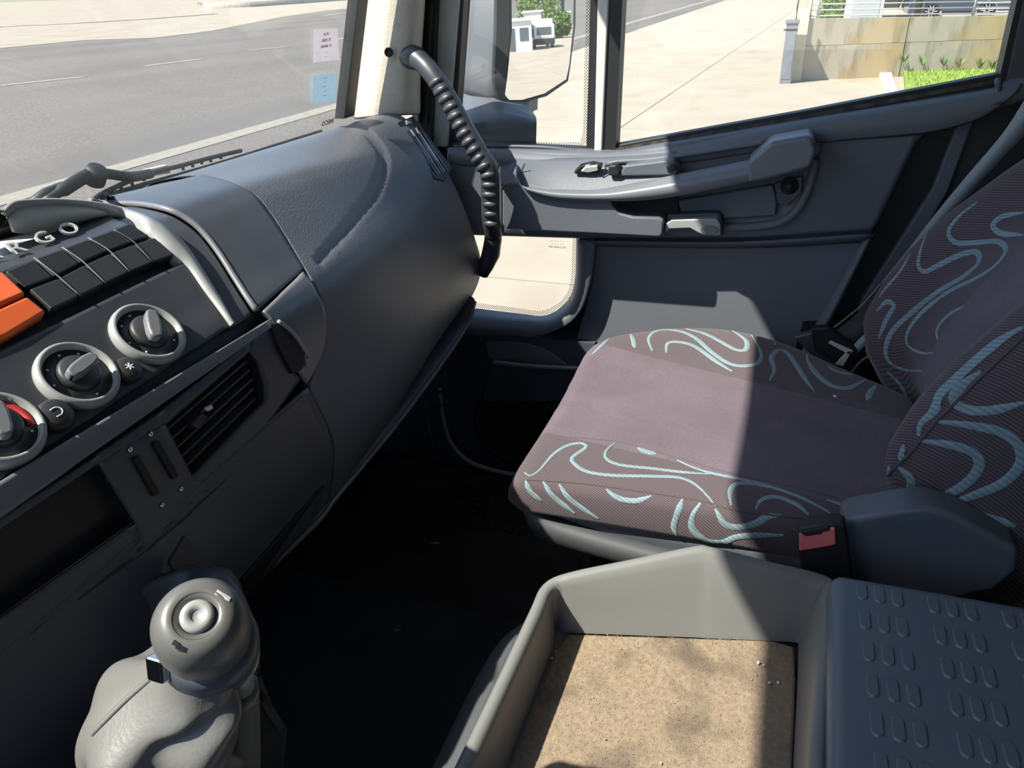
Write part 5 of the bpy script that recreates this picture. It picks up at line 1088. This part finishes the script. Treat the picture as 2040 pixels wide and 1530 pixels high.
# hinge cover on the near side
hcp = [(1672, 1046), (1690, 1034), (1800, 1014), (1850, 1012), (1900, 1026), (1990, 1075), (2032, 1098), (2028, 1140), (1980, 1180), (1880, 1200), (1700, 1180), (1690, 1100)]
prism('hinge_cover', PX(hcp, X=.800), (.05, 0, 0), M['shell'] if 0 else mat('hinge_plastic', (.10, .115, .135), .42), st, bevel=.009, seg=3)

# ---------------------------------------------------------------- belt buckle and belt
bu = empty('belt_buckle', P(1640, 1180, X=.79), 'black seat belt buckle with red release button beside the seat', 'buckle')
prism('buckle_body', PX([(1590, 1056), (1600, 1052), (1660, 1042), (1684, 1046), (1704, 1180), (1604, 1180), (1586, 1090)], X=.775), (.022, 0, 0), M['black'], bu, bevel=.004, seg=3)
prism('release_button', PX([(1592, 1064), (1640, 1056), (1664, 1052), (1665, 1086), (1630, 1093), (1592, 1099)], X=.772), (.008, 0, 0), M['pinkred'], bu, bevel=.002)
prism('buckle_slot', PX([(1594, 1062), (1650, 1050), (1654, 1058), (1640, 1060), (1638, 1064), (1606, 1069)], X=.771), (.008, 0, 0), M['dark'], bu, bevel=.0006)
prism('buckle_stalk', PX([(1600, 1170), (1700, 1170), (1730, 1330), (1630, 1330)], X=.785), (.012, 0, 0), M['beltdark'], bu)
sbx = empty('seat_belt', P(1770, 540, X=1.42), 'grey seat belt webbing slanting down between door and backrest', 'seat belt')
s_ = [((2052, 180), (2080, 235)), ((2000, 262), (2020, 290)), ((1930, 345), (1945, 372)), ((1860, 430), (1875, 452)), ((1800, 508), (1812, 525)), ((1756, 562), (1764, 572))]
sx = [1.43, 1.43, 1.435, 1.44, 1.445, 1.45]
grid('webbing', list(zip(*[cr([P(*a, X=x) for (a, b), x in zip(s_, sx)], 30), cr([P(*b, X=x) for (a, b), x in zip(s_, sx)], 30)])), M['belt'], sbx, solid=.0018)
grid('twisted_webbing', list(zip(cr(PX([(1757, 560), (1730, 600), (1690, 640), (1650, 668)], X=1.45), 20), cr(PX([(1766, 574), (1752, 620), (1728, 668), (1700, 700)], X=1.43), 20))), M['beltdark'], sbx, solid=.0018)
tube('webbing_edge', PX([(1757, 562), (1720, 605), (1680, 638), (1645, 665)], X=1.427), .0012, M['belt'], sbx, n=5, res=20)
prism('tongue', PX([(1615, 655), (1650, 652), (1715, 700), (1690, 735), (1620, 700)], X=1.405), (.02, 0, 0), M['black'], sbx, bevel=.004)
prism('tongue_plate', PX([(1650, 684), (1655, 679), (1700, 699), (1692, 707)], X=1.398), (.004, 0, 0), M['letter'], sbx, bevel=.001)
prism('tongue_plate', PX([(1688, 700), (1698, 698), (1680, 730), (1664, 726)], X=1.398), (.004, 0, 0), M['letter'], sbx, bevel=.001)
grid('lower_webbing', list(zip(cr(PX([(1690, 700), (1715, 672), (1745, 652)], X=1.41), 10), cr(PX([(1700, 712), (1725, 688), (1752, 668)], X=1.405), 10))), M['belt'], sbx, solid=.0018)
tube('anchor_cable', PX([(1695, 745), (1715, 720), (1745, 702), (1775, 690)], X=1.41), .003, mat('cable_brown', (.12, .11, .09), .6), sbx, n=6, res=16)
prism('anchor_bracket', PX([(1580, 672), (1620, 662), (1640, 690), (1720, 740), (1700, 760), (1620, 712)], X=1.44), (.02, 0, 0), M['smooth'], sbx, bevel=.004)

# ---------------------------------------------------------------- litter on the floor
for (px, py, L, lab) in ((868, 1083, .013, 'dry beige leaf scrap on the passenger floor'), (793, 1256, .006, 'tiny straw scrap on the dark tunnel carpet')):
    z = 1.359 if L > .01 else 1.403
    c = P(px, py, Z=z); o = prism('leaf_scrap', [c+Vector((-.3*L, L, 0)), c+Vector((.2*L, .3*L, .001)), c+Vector((.3*L, -L, 0)), c+Vector((-.2*L, -.4*L, .0015))], (0, 0, .0012), mat('dry_leaf', (.35, .28, .19), .9)); tag(o, lab, 'leaf')
